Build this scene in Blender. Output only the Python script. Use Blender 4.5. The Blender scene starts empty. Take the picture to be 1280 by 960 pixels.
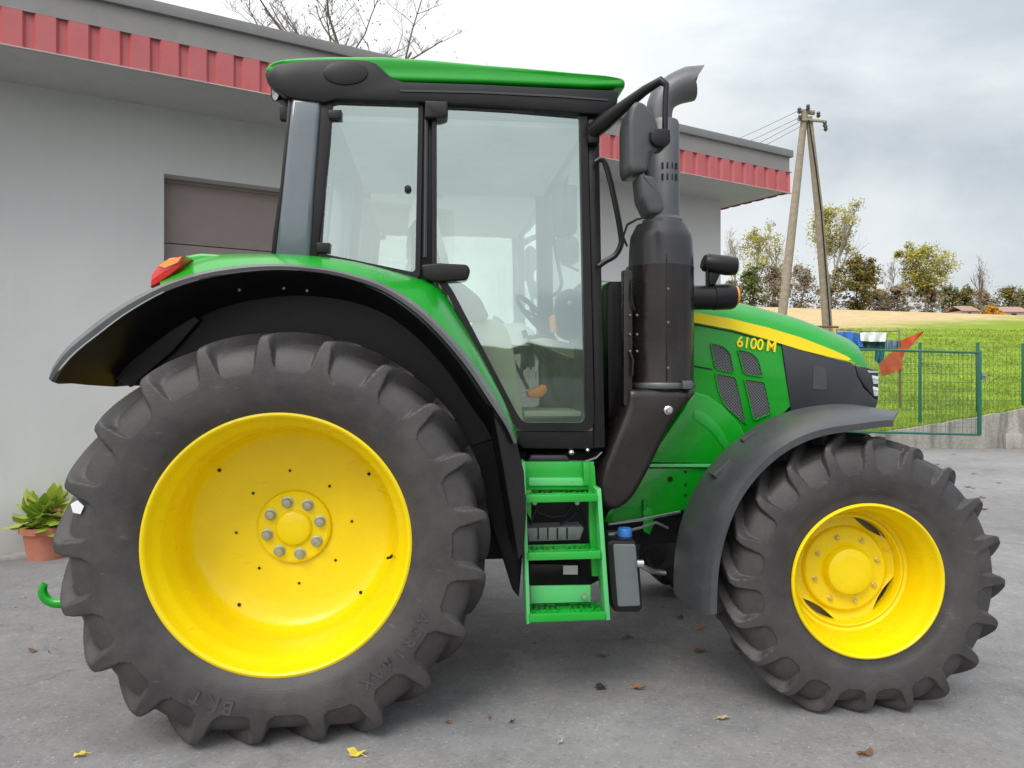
import bpy, bmesh, math, random
import numpy as np
from mathutils import Vector, Matrix

random.seed(7)
rad = math.radians
scene = bpy.context.scene
COL = scene.collection

# ------------------------------------------------------------------ camera
F, CX, HY, EYE = 930.0, 640.0, 465.0, 1.55
cam = bpy.data.cameras.new('camera')
cam_o = bpy.data.objects.new('camera', cam)
COL.objects.link(cam_o)
cam_o.location = (0, 0, EYE)
cam_o.rotation_euler = (rad(90), 0, 0)
cam.sensor_width = 36.0
cam.lens = F / 1280 * 36
cam.shift_y = -(480 - HY) / 1280
cam.clip_start = 0.05
cam.clip_end = 6000
scene.camera = cam_o

def W(px, py, Y):
    return Vector(((px - CX) / F * Y, Y, EYE + (HY - py) / F * Y))

def G(px, py, z=0.0):
    Y = (EYE - z) * F / (py - HY)
    return Vector(((px - CX) / F * Y, Y, z))

# tractor frame: x forward, y to its left (away from the camera), z up
TH = rad(6.0)
ORG = Vector((-1.093, 4.144, 0))
CT, ST = math.cos(TH), math.sin(TH)

def to_local(p):
    d = p - ORG
    return Vector((d.x * CT + d.y * ST, -d.x * ST + d.y * CT, d.z))

def T(px, py, v):
    o = to_local(Vector((0, 0, EYE)))
    q = to_local(W(px, py, 1.0))
    d = q - o
    t = (v - o.y) / d.y
    return o + d * t

# ------------------------------------------------------------------ materials
MATS = {}
def newmat(name):
    m = bpy.data.materials.new(name)
    m.use_nodes = True
    nt = m.node_tree
    nt.nodes.clear()
    out = nt.nodes.new('ShaderNodeOutputMaterial')
    MATS[name] = m
    return m, nt, out

def N(nt, typ, **kw):
    n = nt.nodes.new(typ)
    for k, v in kw.items():
        if k.startswith('i_'):
            n.inputs[k[2:].replace('_', ' ')].default_value = v
        else:
            setattr(n, k, v)
    return n

def ramp(nt, fac, stops):
    r = nt.nodes.new('ShaderNodeValToRGB')
    el = r.color_ramp.elements
    while len(el) > 1:
        el.remove(el[-1])
    el[0].position = stops[0][0]
    el[0].color = (*stops[0][1], 1)
    for p, c in stops[1:]:
        e = el.new(p)
        e.color = (*c, 1)
    nt.links.new(fac, r.inputs[0])
    return r

def pbr(name, col, rough=0.5, metal=0.0, spec=0.5, coat=0.0, var=0.12, scale=6.0, bump=0.0,
        bscale=120.0, dust=0.0, dustcol=(0.32, 0.29, 0.25), rvar=0.08, coatr=0.08):
    m, nt, out = newmat(name)
    L = nt.links.new
    b = N(nt, 'ShaderNodeBsdfPrincipled')
    tc = N(nt, 'ShaderNodeTexCoord')
    n1 = N(nt, 'ShaderNodeTexNoise')
    n1.inputs['Scale'].default_value = scale
    n1.inputs['Detail'].default_value = 6
    n1.inputs['Roughness'].default_value = 0.65
    L(tc.outputs['Object'], n1.inputs['Vector'])
    lo = tuple(c * (1 - var) for c in col)
    hi = tuple(min(1, c * (1 + var)) for c in col)
    r = ramp(nt, n1.outputs['Fac'], [(0.3, lo), (0.7, hi)])
    src = r.outputs['Color']
    if dust > 0:
        n2 = N(nt, 'ShaderNodeTexNoise')
        n2.inputs['Scale'].default_value = 3.1
        n2.inputs['Detail'].default_value = 8
        n2.inputs['Roughness'].default_value = 0.7
        L(tc.outputs['Object'], n2.inputs['Vector'])
        mr = N(nt, 'ShaderNodeMapRange')
        mr.inputs['From Min'].default_value = 0.42
        mr.inputs['From Max'].default_value = 0.75
        mr.inputs['To Max'].default_value = dust
        L(n2.outputs['Fac'], mr.inputs['Value'])
        mx = N(nt, 'ShaderNodeMix', data_type='RGBA')
        L(mr.outputs['Result'], mx.inputs['Factor'])
        L(src, mx.inputs['A'])
        mx.inputs['B'].default_value = (*dustcol, 1)
        src = mx.outputs['Result']
    L(src, b.inputs['Base Color'])
    mr2 = N(nt, 'ShaderNodeMapRange')
    mr2.inputs['To Min'].default_value = max(0.02, rough - rvar)
    mr2.inputs['To Max'].default_value = min(1, rough + rvar)
    L(n1.outputs['Fac'], mr2.inputs['Value'])
    L(mr2.outputs['Result'], b.inputs['Roughness'])
    b.inputs['Metallic'].default_value = metal
    b.inputs['Specular IOR Level'].default_value = spec
    b.inputs['Coat Weight'].default_value = coat
    b.inputs['Coat Roughness'].default_value = coatr
    if bump > 0:
        n3 = N(nt, 'ShaderNodeTexNoise')
        n3.inputs['Scale'].default_value = bscale
        n3.inputs['Detail'].default_value = 4
        L(tc.outputs['Object'], n3.inputs['Vector'])
        bp = N(nt, 'ShaderNodeBump')
        bp.inputs['Strength'].default_value = bump
        bp.inputs['Distance'].default_value = 0.01
        L(n3.outputs['Fac'], bp.inputs['Height'])
        L(bp.outputs['Normal'], b.inputs['Normal'])
    L(b.outputs[0], out.inputs[0])
    return m

GREEN = pbr('green_paint', (0.002, 0.30, 0.010), 0.28, spec=0.4, coat=0.3, var=0.05, dust=0.02)
YELLOW = pbr('yellow_paint', (0.85, 0.635, 0.001), 0.26, spec=0.32, coat=0.12, var=0.04, scale=5, dust=0.22, dustcol=(0.60, 0.40, 0.03))
BLACK = pbr('black_plastic', (0.010, 0.0085, 0.0095), 0.34, spec=0.32, var=0.2, dust=0.05, dustcol=(0.12, 0.11, 0.10), bump=0.05, bscale=300)
DARK = pbr('dark_metal', (0.010, 0.010, 0.011), 0.6, spec=0.25, var=0.3, scale=12, dust=0.25, dustcol=(0.06, 0.055, 0.05))
EXH = pbr('exhaust_black', (0.026, 0.020, 0.019), 0.28, metal=0.4, var=0.15, dust=0.12, dustcol=(0.13, 0.115, 0.11))
EXHG = pbr('exhaust_grey', (0.115, 0.115, 0.12), 0.42, metal=0.5, var=0.15, dust=0.15, dustcol=(0.2, 0.19, 0.18))
FEND = pbr('fender_plastic', (0.048, 0.049, 0.053), 0.36, spec=0.55, var=0.12, dust=0.18, dustcol=(0.16, 0.155, 0.15), bump=0.08, bscale=400)
LIPG = pbr('lip_plastic', (0.13, 0.13, 0.135), 0.40, spec=0.6, var=0.1, dust=0.15, dustcol=(0.30, 0.29, 0.29), bump=0.06, bscale=400)
PILL = pbr('pillar_gloss', (0.10, 0.12, 0.14), 0.22, spec=0.7, coat=0.6, var=0.06)
HOODB = pbr('hood_grey', (0.030, 0.031, 0.036), 0.38, spec=0.5, var=0.1, dust=0.1, dustcol=(0.09, 0.09, 0.09))
BOLT = pbr('bolt_steel', (0.42, 0.43, 0.36), 0.42, metal=0.7, var=0.15, scale=30)
RUBL = pbr('worn_lettering', (0.064, 0.059, 0.061), 0.5, spec=0.4, var=0.35, scale=14)
DULL = pbr('dull_steel', (0.16, 0.155, 0.15), 0.45, metal=0.7)
NUTY = pbr('nut_plated', (0.62, 0.52, 0.18), 0.4, metal=0.5, var=0.15, scale=30)
STEEL = pbr('bright_steel', (0.55, 0.55, 0.56), 0.3, metal=0.9)
RUBBER = pbr('tyre_rubber', (0.046, 0.041, 0.041), 0.52, spec=0.42, var=0.25, scale=9, dust=0.40, dustcol=(0.120, 0.102, 0.095), bump=0.10, bscale=90)
CREAM = pbr('cab_trim', (0.34, 0.38, 0.27), 0.55, var=0.08)
CREAMD = pbr('cab_trim_dark', (0.10, 0.13, 0.11), 0.6, var=0.1)
PLASTW = pbr('plastic_cover', (0.62, 0.66, 0.64), 0.25, var=0.08, scale=9, bump=0.9, bscale=12)
ORANGE = pbr('orange_plastic', (0.75, 0.22, 0.02), 0.4)
LENSR = pbr('red_lens', (0.62, 0.02, 0.015), 0.12, coat=0.8)
LENSO = pbr('orange_lens', (0.85, 0.28, 0.02), 0.12, coat=0.8)
LENSW = pbr('clear_lens', (0.75, 0.78, 0.78), 0.06, metal=0.6, coat=1.0)
BOXG = pbr('tank_grey', (0.13, 0.14, 0.145), 0.45, var=0.06)
BLUE = pbr('blue_cap', (0.03, 0.15, 0.45), 0.4)
WHITE = pbr('white_paper', (0.75, 0.75, 0.74), 0.6, var=0.05)
SILV = pbr('cast_alloy', (0.24, 0.245, 0.25), 0.5, metal=0.4, var=0.2, scale=20)
STEPL = pbr('step_green', (0.004, 0.34, 0.022), 0.34, coat=0.2, var=0.08, dust=0.15, dustcol=(0.2, 0.42, 0.22))
LGREEN = pbr('step_light_green', (0.10, 0.52, 0.16), 0.30, coat=0.3, var=0.06)
YTXT = pbr('yellow_decal', (0.92, 0.70, 0.01), 0.35, var=.02)
MIRR = pbr('mirror_glass', (0.8, 0.82, 0.82), 0.03, metal=1.0, var=0.01, rvar=0.01)

def add_scuffs(mat, col, amount, scale, lo_):
    nt = mat.node_tree; L = nt.links.new
    b_ = [n for n in nt.nodes if n.type == 'BSDF_PRINCIPLED'][0]
    src = b_.inputs['Base Color'].links[0].from_socket
    tc = N(nt, 'ShaderNodeTexCoord')
    mp = N(nt, 'ShaderNodeMapping'); mp.inputs['Scale'].default_value = (1, 1, 2.6); mp.inputs['Rotation'].default_value = (0, .5, 0); L(tc.outputs['Object'], mp.inputs[0])
    nz = N(nt, 'ShaderNodeTexNoise'); nz.inputs['Scale'].default_value = scale; nz.inputs['Detail'].default_value = 9; nz.inputs['Roughness'].default_value = .75
    L(mp.outputs[0], nz.inputs['Vector'])
    mr = N(nt, 'ShaderNodeMapRange'); mr.inputs['From Min'].default_value = lo_; mr.inputs['From Max'].default_value = lo_ + .12; mr.inputs['To Max'].default_value = amount
    L(nz.outputs['Fac'], mr.inputs['Value'])
    mx = N(nt, 'ShaderNodeMix', data_type='RGBA'); L(mr.outputs['Result'], mx.inputs['Factor']); L(src, mx.inputs['A']); mx.inputs['B'].default_value = (*col, 1)
    L(mx.outputs['Result'], b_.inputs['Base Color'])
add_scuffs(YELLOW, (.40, .28, .03), .5, 6.0, .595)
add_scuffs(RUBBER, (.17, .15, .14), .5, 11.0, .60)
add_scuffs(FEND, (.16, .155, .15), .35, 7.0, .58)
def add_ribs():
    nt = RUBBER.node_tree; L = nt.links.new
    b_ = [n for n in nt.nodes if n.type == 'BSDF_PRINCIPLED'][0]
    old = [n for n in nt.nodes if n.type == 'BUMP'][0]
    tc = N(nt, 'ShaderNodeTexCoord'); mp = N(nt, 'ShaderNodeMapping'); mp.inputs['Scale'].default_value = (1, 0, 1)
    L(tc.outputs['Object'], mp.inputs[0])
    ln_ = N(nt, 'ShaderNodeVectorMath', operation='LENGTH'); L(mp.outputs[0], ln_.inputs[0])
    ml = N(nt, 'ShaderNodeMath', operation='MULTIPLY'); ml.inputs[1].default_value = 620; L(ln_.outputs['Value'], ml.inputs[0])
    sn = N(nt, 'ShaderNodeMath', operation='SINE'); L(ml.outputs[0], sn.inputs[0])
    sn2 = N(nt, 'ShaderNodeMath', operation='MULTIPLY'); L(sn.outputs[0], sn2.inputs[0])
    nz = N(nt, 'ShaderNodeTexNoise'); nz.inputs['Scale'].default_value = 4; L(tc.outputs['Object'], nz.inputs['Vector']); L(nz.outputs['Fac'], sn2.inputs[1])
    bp = N(nt, 'ShaderNodeBump'); bp.inputs['Strength'].default_value = .07; bp.inputs['Distance'].default_value = .002
    L(sn2.outputs[0], bp.inputs['Height']); L(old.outputs[0], bp.inputs['Normal']); L(bp.outputs[0], b_.inputs['Normal'])
add_ribs()
def glass_mat(name, tint, refl, fog=0.0):
    m, nt, out = newmat(name)
    L = nt.links.new
    tr = N(nt, 'ShaderNodeBsdfTransparent'); tr.inputs[0].default_value = (*tint, 1)
    gl = N(nt, 'ShaderNodeBsdfGlossy'); gl.inputs['Roughness'].default_value = 0.02
    gl.inputs['Color'].default_value = (0.84, 0.96, 0.92, 1)
    tc = N(nt, 'ShaderNodeTexCoord')
    nz = N(nt, 'ShaderNodeTexNoise'); nz.inputs['Scale'].default_value = 1.7; nz.inputs['Detail'].default_value = 3
    L(tc.outputs['Object'], nz.inputs['Vector'])
    bp = N(nt, 'ShaderNodeBump'); bp.inputs['Strength'].default_value = 0.05; bp.inputs['Distance'].default_value = 0.02
    L(nz.outputs['Fac'], bp.inputs['Height']); L(bp.outputs['Normal'], gl.inputs['Normal'])
    mix = N(nt, 'ShaderNodeMixShader'); mix.inputs[0].default_value = refl
    L(tr.outputs[0], mix.inputs[1]); L(gl.outputs[0], mix.inputs[2])
    src = mix
    if fog > 0:
        df = N(nt, 'ShaderNodeBsdfDiffuse'); df.inputs[0].default_value = (0.55, 0.62, 0.58, 1)
        n2 = N(nt, 'ShaderNodeTexNoise'); n2.inputs['Scale'].default_value = 2.5; n2.inputs['Detail'].default_value = 6
        L(tc.outputs['Object'], n2.inputs['Vector'])
        mr = N(nt, 'ShaderNodeMapRange'); mr.inputs['From Min'].default_value = .3; mr.inputs['From Max'].default_value = .75
        mr.inputs['To Max'].default_value = fog
        L(n2.outputs['Fac'], mr.inputs['Value'])
        mx = N(nt, 'ShaderNodeMixShader')
        L(mr.outputs['Result'], mx.inputs[0]); L(mix.outputs[0], mx.inputs[1]); L(df.outputs[0], mx.inputs[2])
        src = mx
    L(src.outputs[0], out.inputs[0])
    return m
GLASS = glass_mat('cab_glass', (0.90, 0.97, 0.92), 0.35, 0.03)
GLASSF = glass_mat('front_glass', (0.90, 0.97, 0.93), 0.10, 0.05)
GLASSS = glass_mat('far_side_glass', (0.90, 0.97, 0.93), 0.52, 0.22)

def grille_mat():
    m, nt, out = newmat('grille_mesh')
    L = nt.links.new
    tc = N(nt, 'ShaderNodeTexCoord')
    mp = N(nt, 'ShaderNodeMapping'); mp.inputs['Rotation'].default_value = (0, rad(40), 0)
    mp.inputs['Scale'].default_value = (85, 85, 85)
    L(tc.outputs['Object'], mp.inputs['Vector'])
    sep = N(nt, 'ShaderNodeSeparateXYZ'); L(mp.outputs[0], sep.inputs[0])
    vals = []
    for ax in ('X', 'Z'):
        fr = N(nt, 'ShaderNodeMath', operation='FRACT'); L(sep.outputs[ax], fr.inputs[0])
        gt = N(nt, 'ShaderNodeMath', operation='GREATER_THAN'); gt.inputs[1].default_value = 0.66
        L(fr.outputs[0], gt.inputs[0]); vals.append(gt)
    mxx = N(nt, 'ShaderNodeMath', operation='MAXIMUM'); L(vals[0].outputs[0], mxx.inputs[0]); L(vals[1].outputs[0], mxx.inputs[1])
    r = ramp(nt, mxx.outputs[0], [(0, (0.008, 0.008, 0.009)), (1, (0.13, 0.13, 0.14))])
    b = N(nt, 'ShaderNodeBsdfPrincipled'); b.inputs['Roughness'].default_value = 0.5
    L(r.outputs[0], b.inputs['Base Color'])
    bp = N(nt, 'ShaderNodeBump'); bp.inputs['Distance'].default_value = 0.004; L(mxx.outputs[0], bp.inputs['Height']); L(bp.outputs[0], b.inputs['Normal'])
    L(b.outputs[0], out.inputs[0])
    return m
GRILLE = grille_mat()

# ------------------------------------------------------------------ object helpers
def props(o, label=None, cat=None, group=None, kind=None):
    if label: o['label'] = label
    if cat: o['category'] = cat
    if group: o['group'] = group
    if kind: o['kind'] = kind
    return o

def empty(name, loc=(0, 0, 0), rz=0.0):
    o = bpy.data.objects.new(name, None)
    o.empty_display_size = 0.2
    COL.objects.link(o)
    o.location = loc
    o.rotation_euler = (0, 0, rz)
    return o

def mesh_obj(name, verts, faces, mat, parent=None, smooth=None, loc=None):
    me = bpy.data.meshes.new(name)
    me.from_pydata([tuple(v) for v in verts], [], [tuple(f) for f in faces])
    me.validate()
    me.update()
    return finish(name, me, mat, parent, smooth, loc)

def finish(name, me, mat, parent=None, smooth=None, loc=None):
    mats = mat if isinstance(mat, (list, tuple)) else [mat]
    for m in mats:
        me.materials.append(m)
    if smooth is not None:
        for p in me.polygons:
            p.use_smooth = True
        me.set_sharp_from_angle(angle=rad(smooth))
    o = bpy.data.objects.new(name, me)
    COL.objects.link(o)
    if parent is not None:
        o.parent = parent
    if loc is not None:
        o.location = loc
    return o

class MB:
    """collects shapes into one mesh"""
    def __init__(self):
        self.v, self.f, self.mi, self.g = [], [], [], []
    def add(self, vs, fs, mi=0):
        k = len(self.v)
        self.v += [Vector(x) for x in vs]
        self.f += [tuple(i + k for i in f) for f in fs]
        self.mi += [mi] * len(fs)
        self.g.append((k, len(self.v), len(self.f) - len(fs), len(self.f)))
    def box(self, lo, hi, bev=0.0, mi=0, M=None):
        bm = bmesh.new()
        x0, y0, z0 = lo; x1, y1, z1 = hi
        vs = [bm.verts.new(p) for p in ((x0,y0,z0),(x1,y0,z0),(x1,y1,z0),(x0,y1,z0),(x0,y0,z1),(x1,y0,z1),(x1,y1,z1),(x0,y1,z1))]
        for f in ((0,3,2,1),(4,5,6,7),(0,1,5,4),(1,2,6,5),(2,3,7,6),(3,0,4,7)):
            bm.faces.new([vs[i] for i in f])
        if bev > 0:
            bmesh.ops.bevel(bm, geom=bm.edges[:], offset=bev, segments=2, profile=0.6, affect='EDGES')
        self.addbm(bm, mi, M)
    def addbm(self, bm, mi=0, M=None):
        bm.verts.index_update()
        vs = [(M @ v.co if M else v.co.copy()) for v in bm.verts]
        fs = [[v.index for v in f.verts] for f in bm.faces]
        bm.free()
        self.add(vs, fs, mi)
    def tube(self, pts, r, n=8, mi=0, cap=True, flat=1.0):
        pts = [Vector(p) for p in pts]
        m = len(pts)
        rs = r if isinstance(r, (list, tuple)) else [r] * m
        vs, fs = [], []
        ref = None
        for i, p in enumerate(pts):
            if i == 0: t = pts[1] - pts[0]
            elif i == m - 1: t = pts[-1] - pts[-2]
            else: t = (pts[i+1] - p).normalized() + (p - pts[i-1]).normalized()
            t.normalize()
            if ref is None:
                ref = Vector((0, 0, 1)) if abs(t.z) < 0.9 else Vector((1, 0, 0))
            a = (ref - t * ref.dot(t)).normalized()
            b = t.cross(a)
            ref = a
            for k in range(n):
                q = 2 * math.pi * k / n
                vs.append(p + (a * math.cos(q) + b * math.sin(q) * flat) * rs[i])
        for i in range(m - 1):
            for k in range(n):
                k2 = (k + 1) % n
                fs.append((i*n+k, i*n+k2, (i+1)*n+k2, (i+1)*n+k))
        if cap:
            fs.append(tuple(range(n - 1, -1, -1)))
            fs.append(tuple((m-1)*n + k for k in range(n)))
        self.add(vs, fs, mi)
    def lathe(self, prof, axis='y', c=(0, 0, 0), n=64, mi=0):
        """prof: list of (r, h)"""
        c = Vector(c)
        vs, fs = [], []
        m = len(prof)
        for r, h in prof:
            r = max(r, 1e-5)
            for k in range(n):
                q = 2 * math.pi * k / n
                if axis == 'y': vs.append(c + Vector((r*math.cos(q), h, r*math.sin(q))))
                elif axis == 'z': vs.append(c + Vector((r*math.cos(q), r*math.sin(q), h)))
                else: vs.append(c + Vector((h, r*math.cos(q), r*math.sin(q))))
        for i in range(m - 1):
            for k in range(n):
                k2 = (k + 1) % n
                fs.append((i*n+k, i*n+k2, (i+1)*n+k2, (i+1)*n+k))
        self.add(vs, fs, mi)
    def prism(self, uw, v0, v1, bev=0.0, mi=0, seg=2):
        """outline of (x, z) points extruded from y=v0 to y=v1"""
        bm = bmesh.new()
        n = len(uw)
        A = [bm.verts.new((x, v0, z)) for x, z in uw]
        B = [bm.verts.new((x, v1, z)) for x, z in uw]
        bm.faces.new(A)
        bm.faces.new(B[::-1])
        for i in range(n):
            j = (i + 1) % n
            bm.faces.new((A[i], B[i], B[j], A[j]))
        bmesh.ops.recalc_face_normals(bm, faces=bm.faces[:])
        if bev > 0:
            ed = [e for e in bm.edges if abs(e.verts[0].co.y - e.verts[1].co.y) < 1e-6]
            bmesh.ops.bevel(bm, geom=ed, offset=bev, segments=seg, profile=0.5, affect='EDGES')
        big = [f for f in bm.faces if len(f.verts) > 4]
        bmesh.ops.triangulate(bm, faces=big)
        self.addbm(bm, mi)
    def ring(self, o, i, v0, v1, mi=0):
        n = len(o)
        vs = [(x, v0, z) for x, z in o] + [(x, v0, z) for x, z in i] + [(x, v1, z) for x, z in o] + [(x, v1, z) for x, z in i]
        fs = []
        for k in range(n):
            j = (k + 1) % n
            fs += [(k, j, n+j, n+k), (2*n+k, 3*n+k, 3*n+j, 2*n+j), (k, 2*n+k, 2*n+j, j), (n+k, n+j, 3*n+j, 3*n+k)]
        self.add(vs, fs, mi)
    def build_each(self, name, mat, parent=None, smooth=35):
        for a, b_, c, d_ in self.g:
            q = MB(); q.v = self.v[a:b_]; q.f = [tuple(i - a for i in f) for f in self.f[c:d_]]; q.mi = self.mi[c:d_]
            q.build(name, mat, parent, smooth)
    def build(self, name, mat, parent=None, smooth=35, loc=None, recalc=True):
        me = bpy.data.meshes.new(name)
        me.from_pydata([tuple(v) for v in self.v], [], self.f)
        for p, i in zip(me.polygons, self.mi):
            p.material_index = i
        me.validate()
        if recalc:
            bm = bmesh.new(); bm.from_mesh(me)
            bmesh.ops.recalc_face_normals(bm, faces=bm.faces[:])
            bm.to_mesh(me); bm.free()
        me.update()
        return finish(name, me, mat, parent, smooth, loc)

def uw(px, v):
    return [(p.x, p.z) for p in (T(a, b, v) for a, b in px)]

def catmull(pts, n):
    """resample a polyline smoothly to n points by arc length"""
    P = [np.array(p, float) for p in pts]
    P = [2*P[0]-P[1]] + P + [2*P[-1]-P[-2]]
    dense = []
    for i in range(1, len(P) - 2):
        a, b, c, d = P[i-1], P[i], P[i+1], P[i+2]
        for t in np.linspace(0, 1, 16, endpoint=False):
            dense.append(0.5*((2*b) + (-a+c)*t + (2*a-5*b+4*c-d)*t*t + (-a+3*b-3*c+d)*t**3))
    dense.append(P[-2])
    D = np.array(dense)
    s = np.concatenate([[0], np.cumsum(np.linalg.norm(np.diff(D, axis=0), axis=1))])
    q = np.linspace(0, s[-1], n)
    return np.stack([np.interp(q, s, D[:, k]) for k in range(D.shape[1])], axis=1)

def roundpoly(pts, r, seg=4):
    out = []
    n = len(pts)
    for i in range(n):
        p = np.array(pts[i], float); a = np.array(pts[i-1], float); b = np.array(pts[(i+1) % n], float)
        da, db = np.linalg.norm(a-p), np.linalg.norm(b-p)
        k = min(r, da*0.45, db*0.45)
        s, e = p + (a-p)/da*k, p + (b-p)/db*k
        for t in np.linspace(0, 1, seg+1):
            out.append(tuple((1-t)**2*s + 2*t*(1-t)*p + t*t*e))
    return out

def loft(rows, closed=False):
    """rows: list of equal-length point lists -> verts, faces"""
    n = len(rows[0])
    vs = [p for r in rows for p in r]
    fs = []
    for i in range(len(rows) - 1):
        for k in range(n if closed else n - 1):
            k2 = (k + 1) % n
            fs.append((i*n+k, i*n+k2, (i+1)*n+k2, (i+1)*n+k))
    return vs, fs

# ------------------------------------------------------------------ TRACTOR
tractor = empty('tractor', ORG, TH)
props(tractor, 'green tractor with yellow wheel rims and a closed glass cab parked on the asphalt', 'tractor')

def smooth01(a, b, x):
    t = np.clip((x - a) / (b - a), 0, 1)
    return t * t * (3 - 2 * t)

def make_tyre(name, outer, floor, nlug, wt, wb, shift, r_sh, r_end, per=44, axle=None, grow=(0, 0), phase=0.0):
    """outer/floor: half profiles [(y, r)...] from the tread centre to the bead"""
    m = 60
    gr_ = lambda L_: [(y, r + grow[0] * min(1, max(0, (r - grow[1]) / (L_[0][1] - grow[1])))) for y, r in L_]
    outer, floor = gr_(outer), gr_(floor)
    O = catmull(outer, m); Fp = catmull(floor, m)
    yo = np.concatenate([-O[::-1, 0], O[1:, 0]]); ro = np.concatenate([O[::-1, 1], O[1:, 1]])
    yf = np.concatenate([-Fp[::-1, 0], Fp[1:, 0]]); rf = np.concatenate([Fp[::-1, 1], Fp[1:, 1]])
    na = nlug * per
    ph = np.arange(na) * 2 * np.pi / na
    PH, YO = np.meshgrid(ph, yo, indexing='ij')
    RO = np.broadcast_to(ro, PH.shape); RF = np.broadcast_to(rf, PH.shape); YF = np.broadcast_to(yf, PH.shape)
    R0 = RO.max(); ymax = np.abs(yo).max()
    pitch = 2 * np.pi / nlug
    half = pitch * R0 / 2
    solid = np.zeros_like(PH)
    for s in (-1, 1):
        a = np.clip(s * YO, -0.03, None)
        cen = -(shift / R0) * np.clip(1 - a / (ymax * 0.92), 0, 1.1) ** .9 + phase + (0 if s < 0 else pitch / 2)
        d = (PH - cen + pitch / 2) % pitch - pitch / 2
        arc = np.abs(d) * R0
        # asymmetric flank: the trailing side of each lug is a little flatter
        arc = np.where(d < 0, arc * 1.06, arc * .94)
        below = np.clip((r_sh - RO) / (r_sh - r_end), 0, 1)
        frac = np.clip(a / ymax, 0, 1)
        top = wt * (0.80 + 0.30 * frac); base = wb * (0.8 + 0.3 * frac)
        h_tread = 1 - smooth01(top, base, arc)
        # on the sidewall the void between lugs is a rounded U
        gx_ = half - arc
        gw = (half - (top + base) * .46) * (1 - .16 * below)
        rc = half * .36
        qx = gx_ - gw + rc; qy = (r_end - RO) + rc
        sdf = np.sqrt(np.clip(qx, 0, None)**2 + np.clip(qy, 0, None)**2) + np.minimum(np.maximum(qx, qy), 0) - rc
        e = (base - top) * (.5 - .36 * below)
        h_side = smooth01(-e, e, sdf)
        h = np.where(RO < r_sh, h_side, h_tread)
        h = np.where(s * YO > -0.025, h, 0)
        solid = np.maximum(solid, h)
    Rr = RF + (RO - RF) * solid
    Yr = YF + (YO - YF) * solid
    X = Rr * np.cos(PH); Z = Rr * np.sin(PH)
    if axle is not None:     # the loaded tyre flattens a little where it stands
        defl = np.clip(np.sqrt(np.clip(R0**2 - X**2, 0, None)) - axle, 0, None)
        Z = Z + defl * smooth01(.64 * R0, .95 * R0, -Z)
        Z = np.maximum(Z, -axle + .0015)
    V = np.stack([X, Yr, Z], axis=-1).reshape(-1, 3)
    k = len(yo)
    i = np.arange(na)[:, None]; j = np.arange(k - 1)[None, :]
    i2 = (i + 1) % na
    Fa = np.stack([i*k + j, i*k + j + 1, i2*k + j + 1, i2*k + j], axis=-1).reshape(-1, 4)
    me = bpy.data.meshes.new(name)
    me.from_pydata(V.tolist(), [], Fa.tolist())
    bm = bmesh.new(); bm.from_mesh(me)
    bmesh.ops.recalc_face_normals(bm, faces=bm.faces[:])
    bm.to_mesh(me); bm.free()
    return me

RZ = 0.832   # rear axle height
FZ = 0.606
rear_outer = [(0, .872), (.10, .868), (.17, .862), (.222, .852), (.236, .835), (.246, .80), (.254, .755), (.258, .705), (.256, .655), (.243, .60), (.222, .565), (.205, .545), (.198, .535)]
rear_floor = [(0, .824), (.10, .820), (.155, .814), (.190, .804), (.210, .790), (.226, .768), (.240, .738), (.250, .702), (.256, .655), (.243, .60), (.222, .565), (.205, .545), (.198, .535)]
front_outer = [(0, .636), (.08, .632), (.135, .627), (.176, .618), (.189, .603), (.198, .575), (.206, .535), (.210, .49), (.207, .45), (.197, .41), (.185, .385), (.178, .352), (.172, .340)]
front_floor = [(0, .596), (.08, .592), (.122, .587), (.150, .577), (.166, .564), (.180, .543), (.194, .514), (.204, .482), (.207, .45), (.197, .41), (.185, .385), (.178, .352), (.172, .340)]
rear_tyre_me = make_tyre('tyre', rear_outer, rear_floor, 21, .016, .048, .22, .862, .722, axle=RZ, grow=(.023, .56), phase=rad(93.4))
front_tyre_me = make_tyre('tyre', front_outer, front_floor, 20, .012, .036, .17, .630, .500, axle=FZ, grow=(.020, .37), phase=rad(90))

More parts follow.
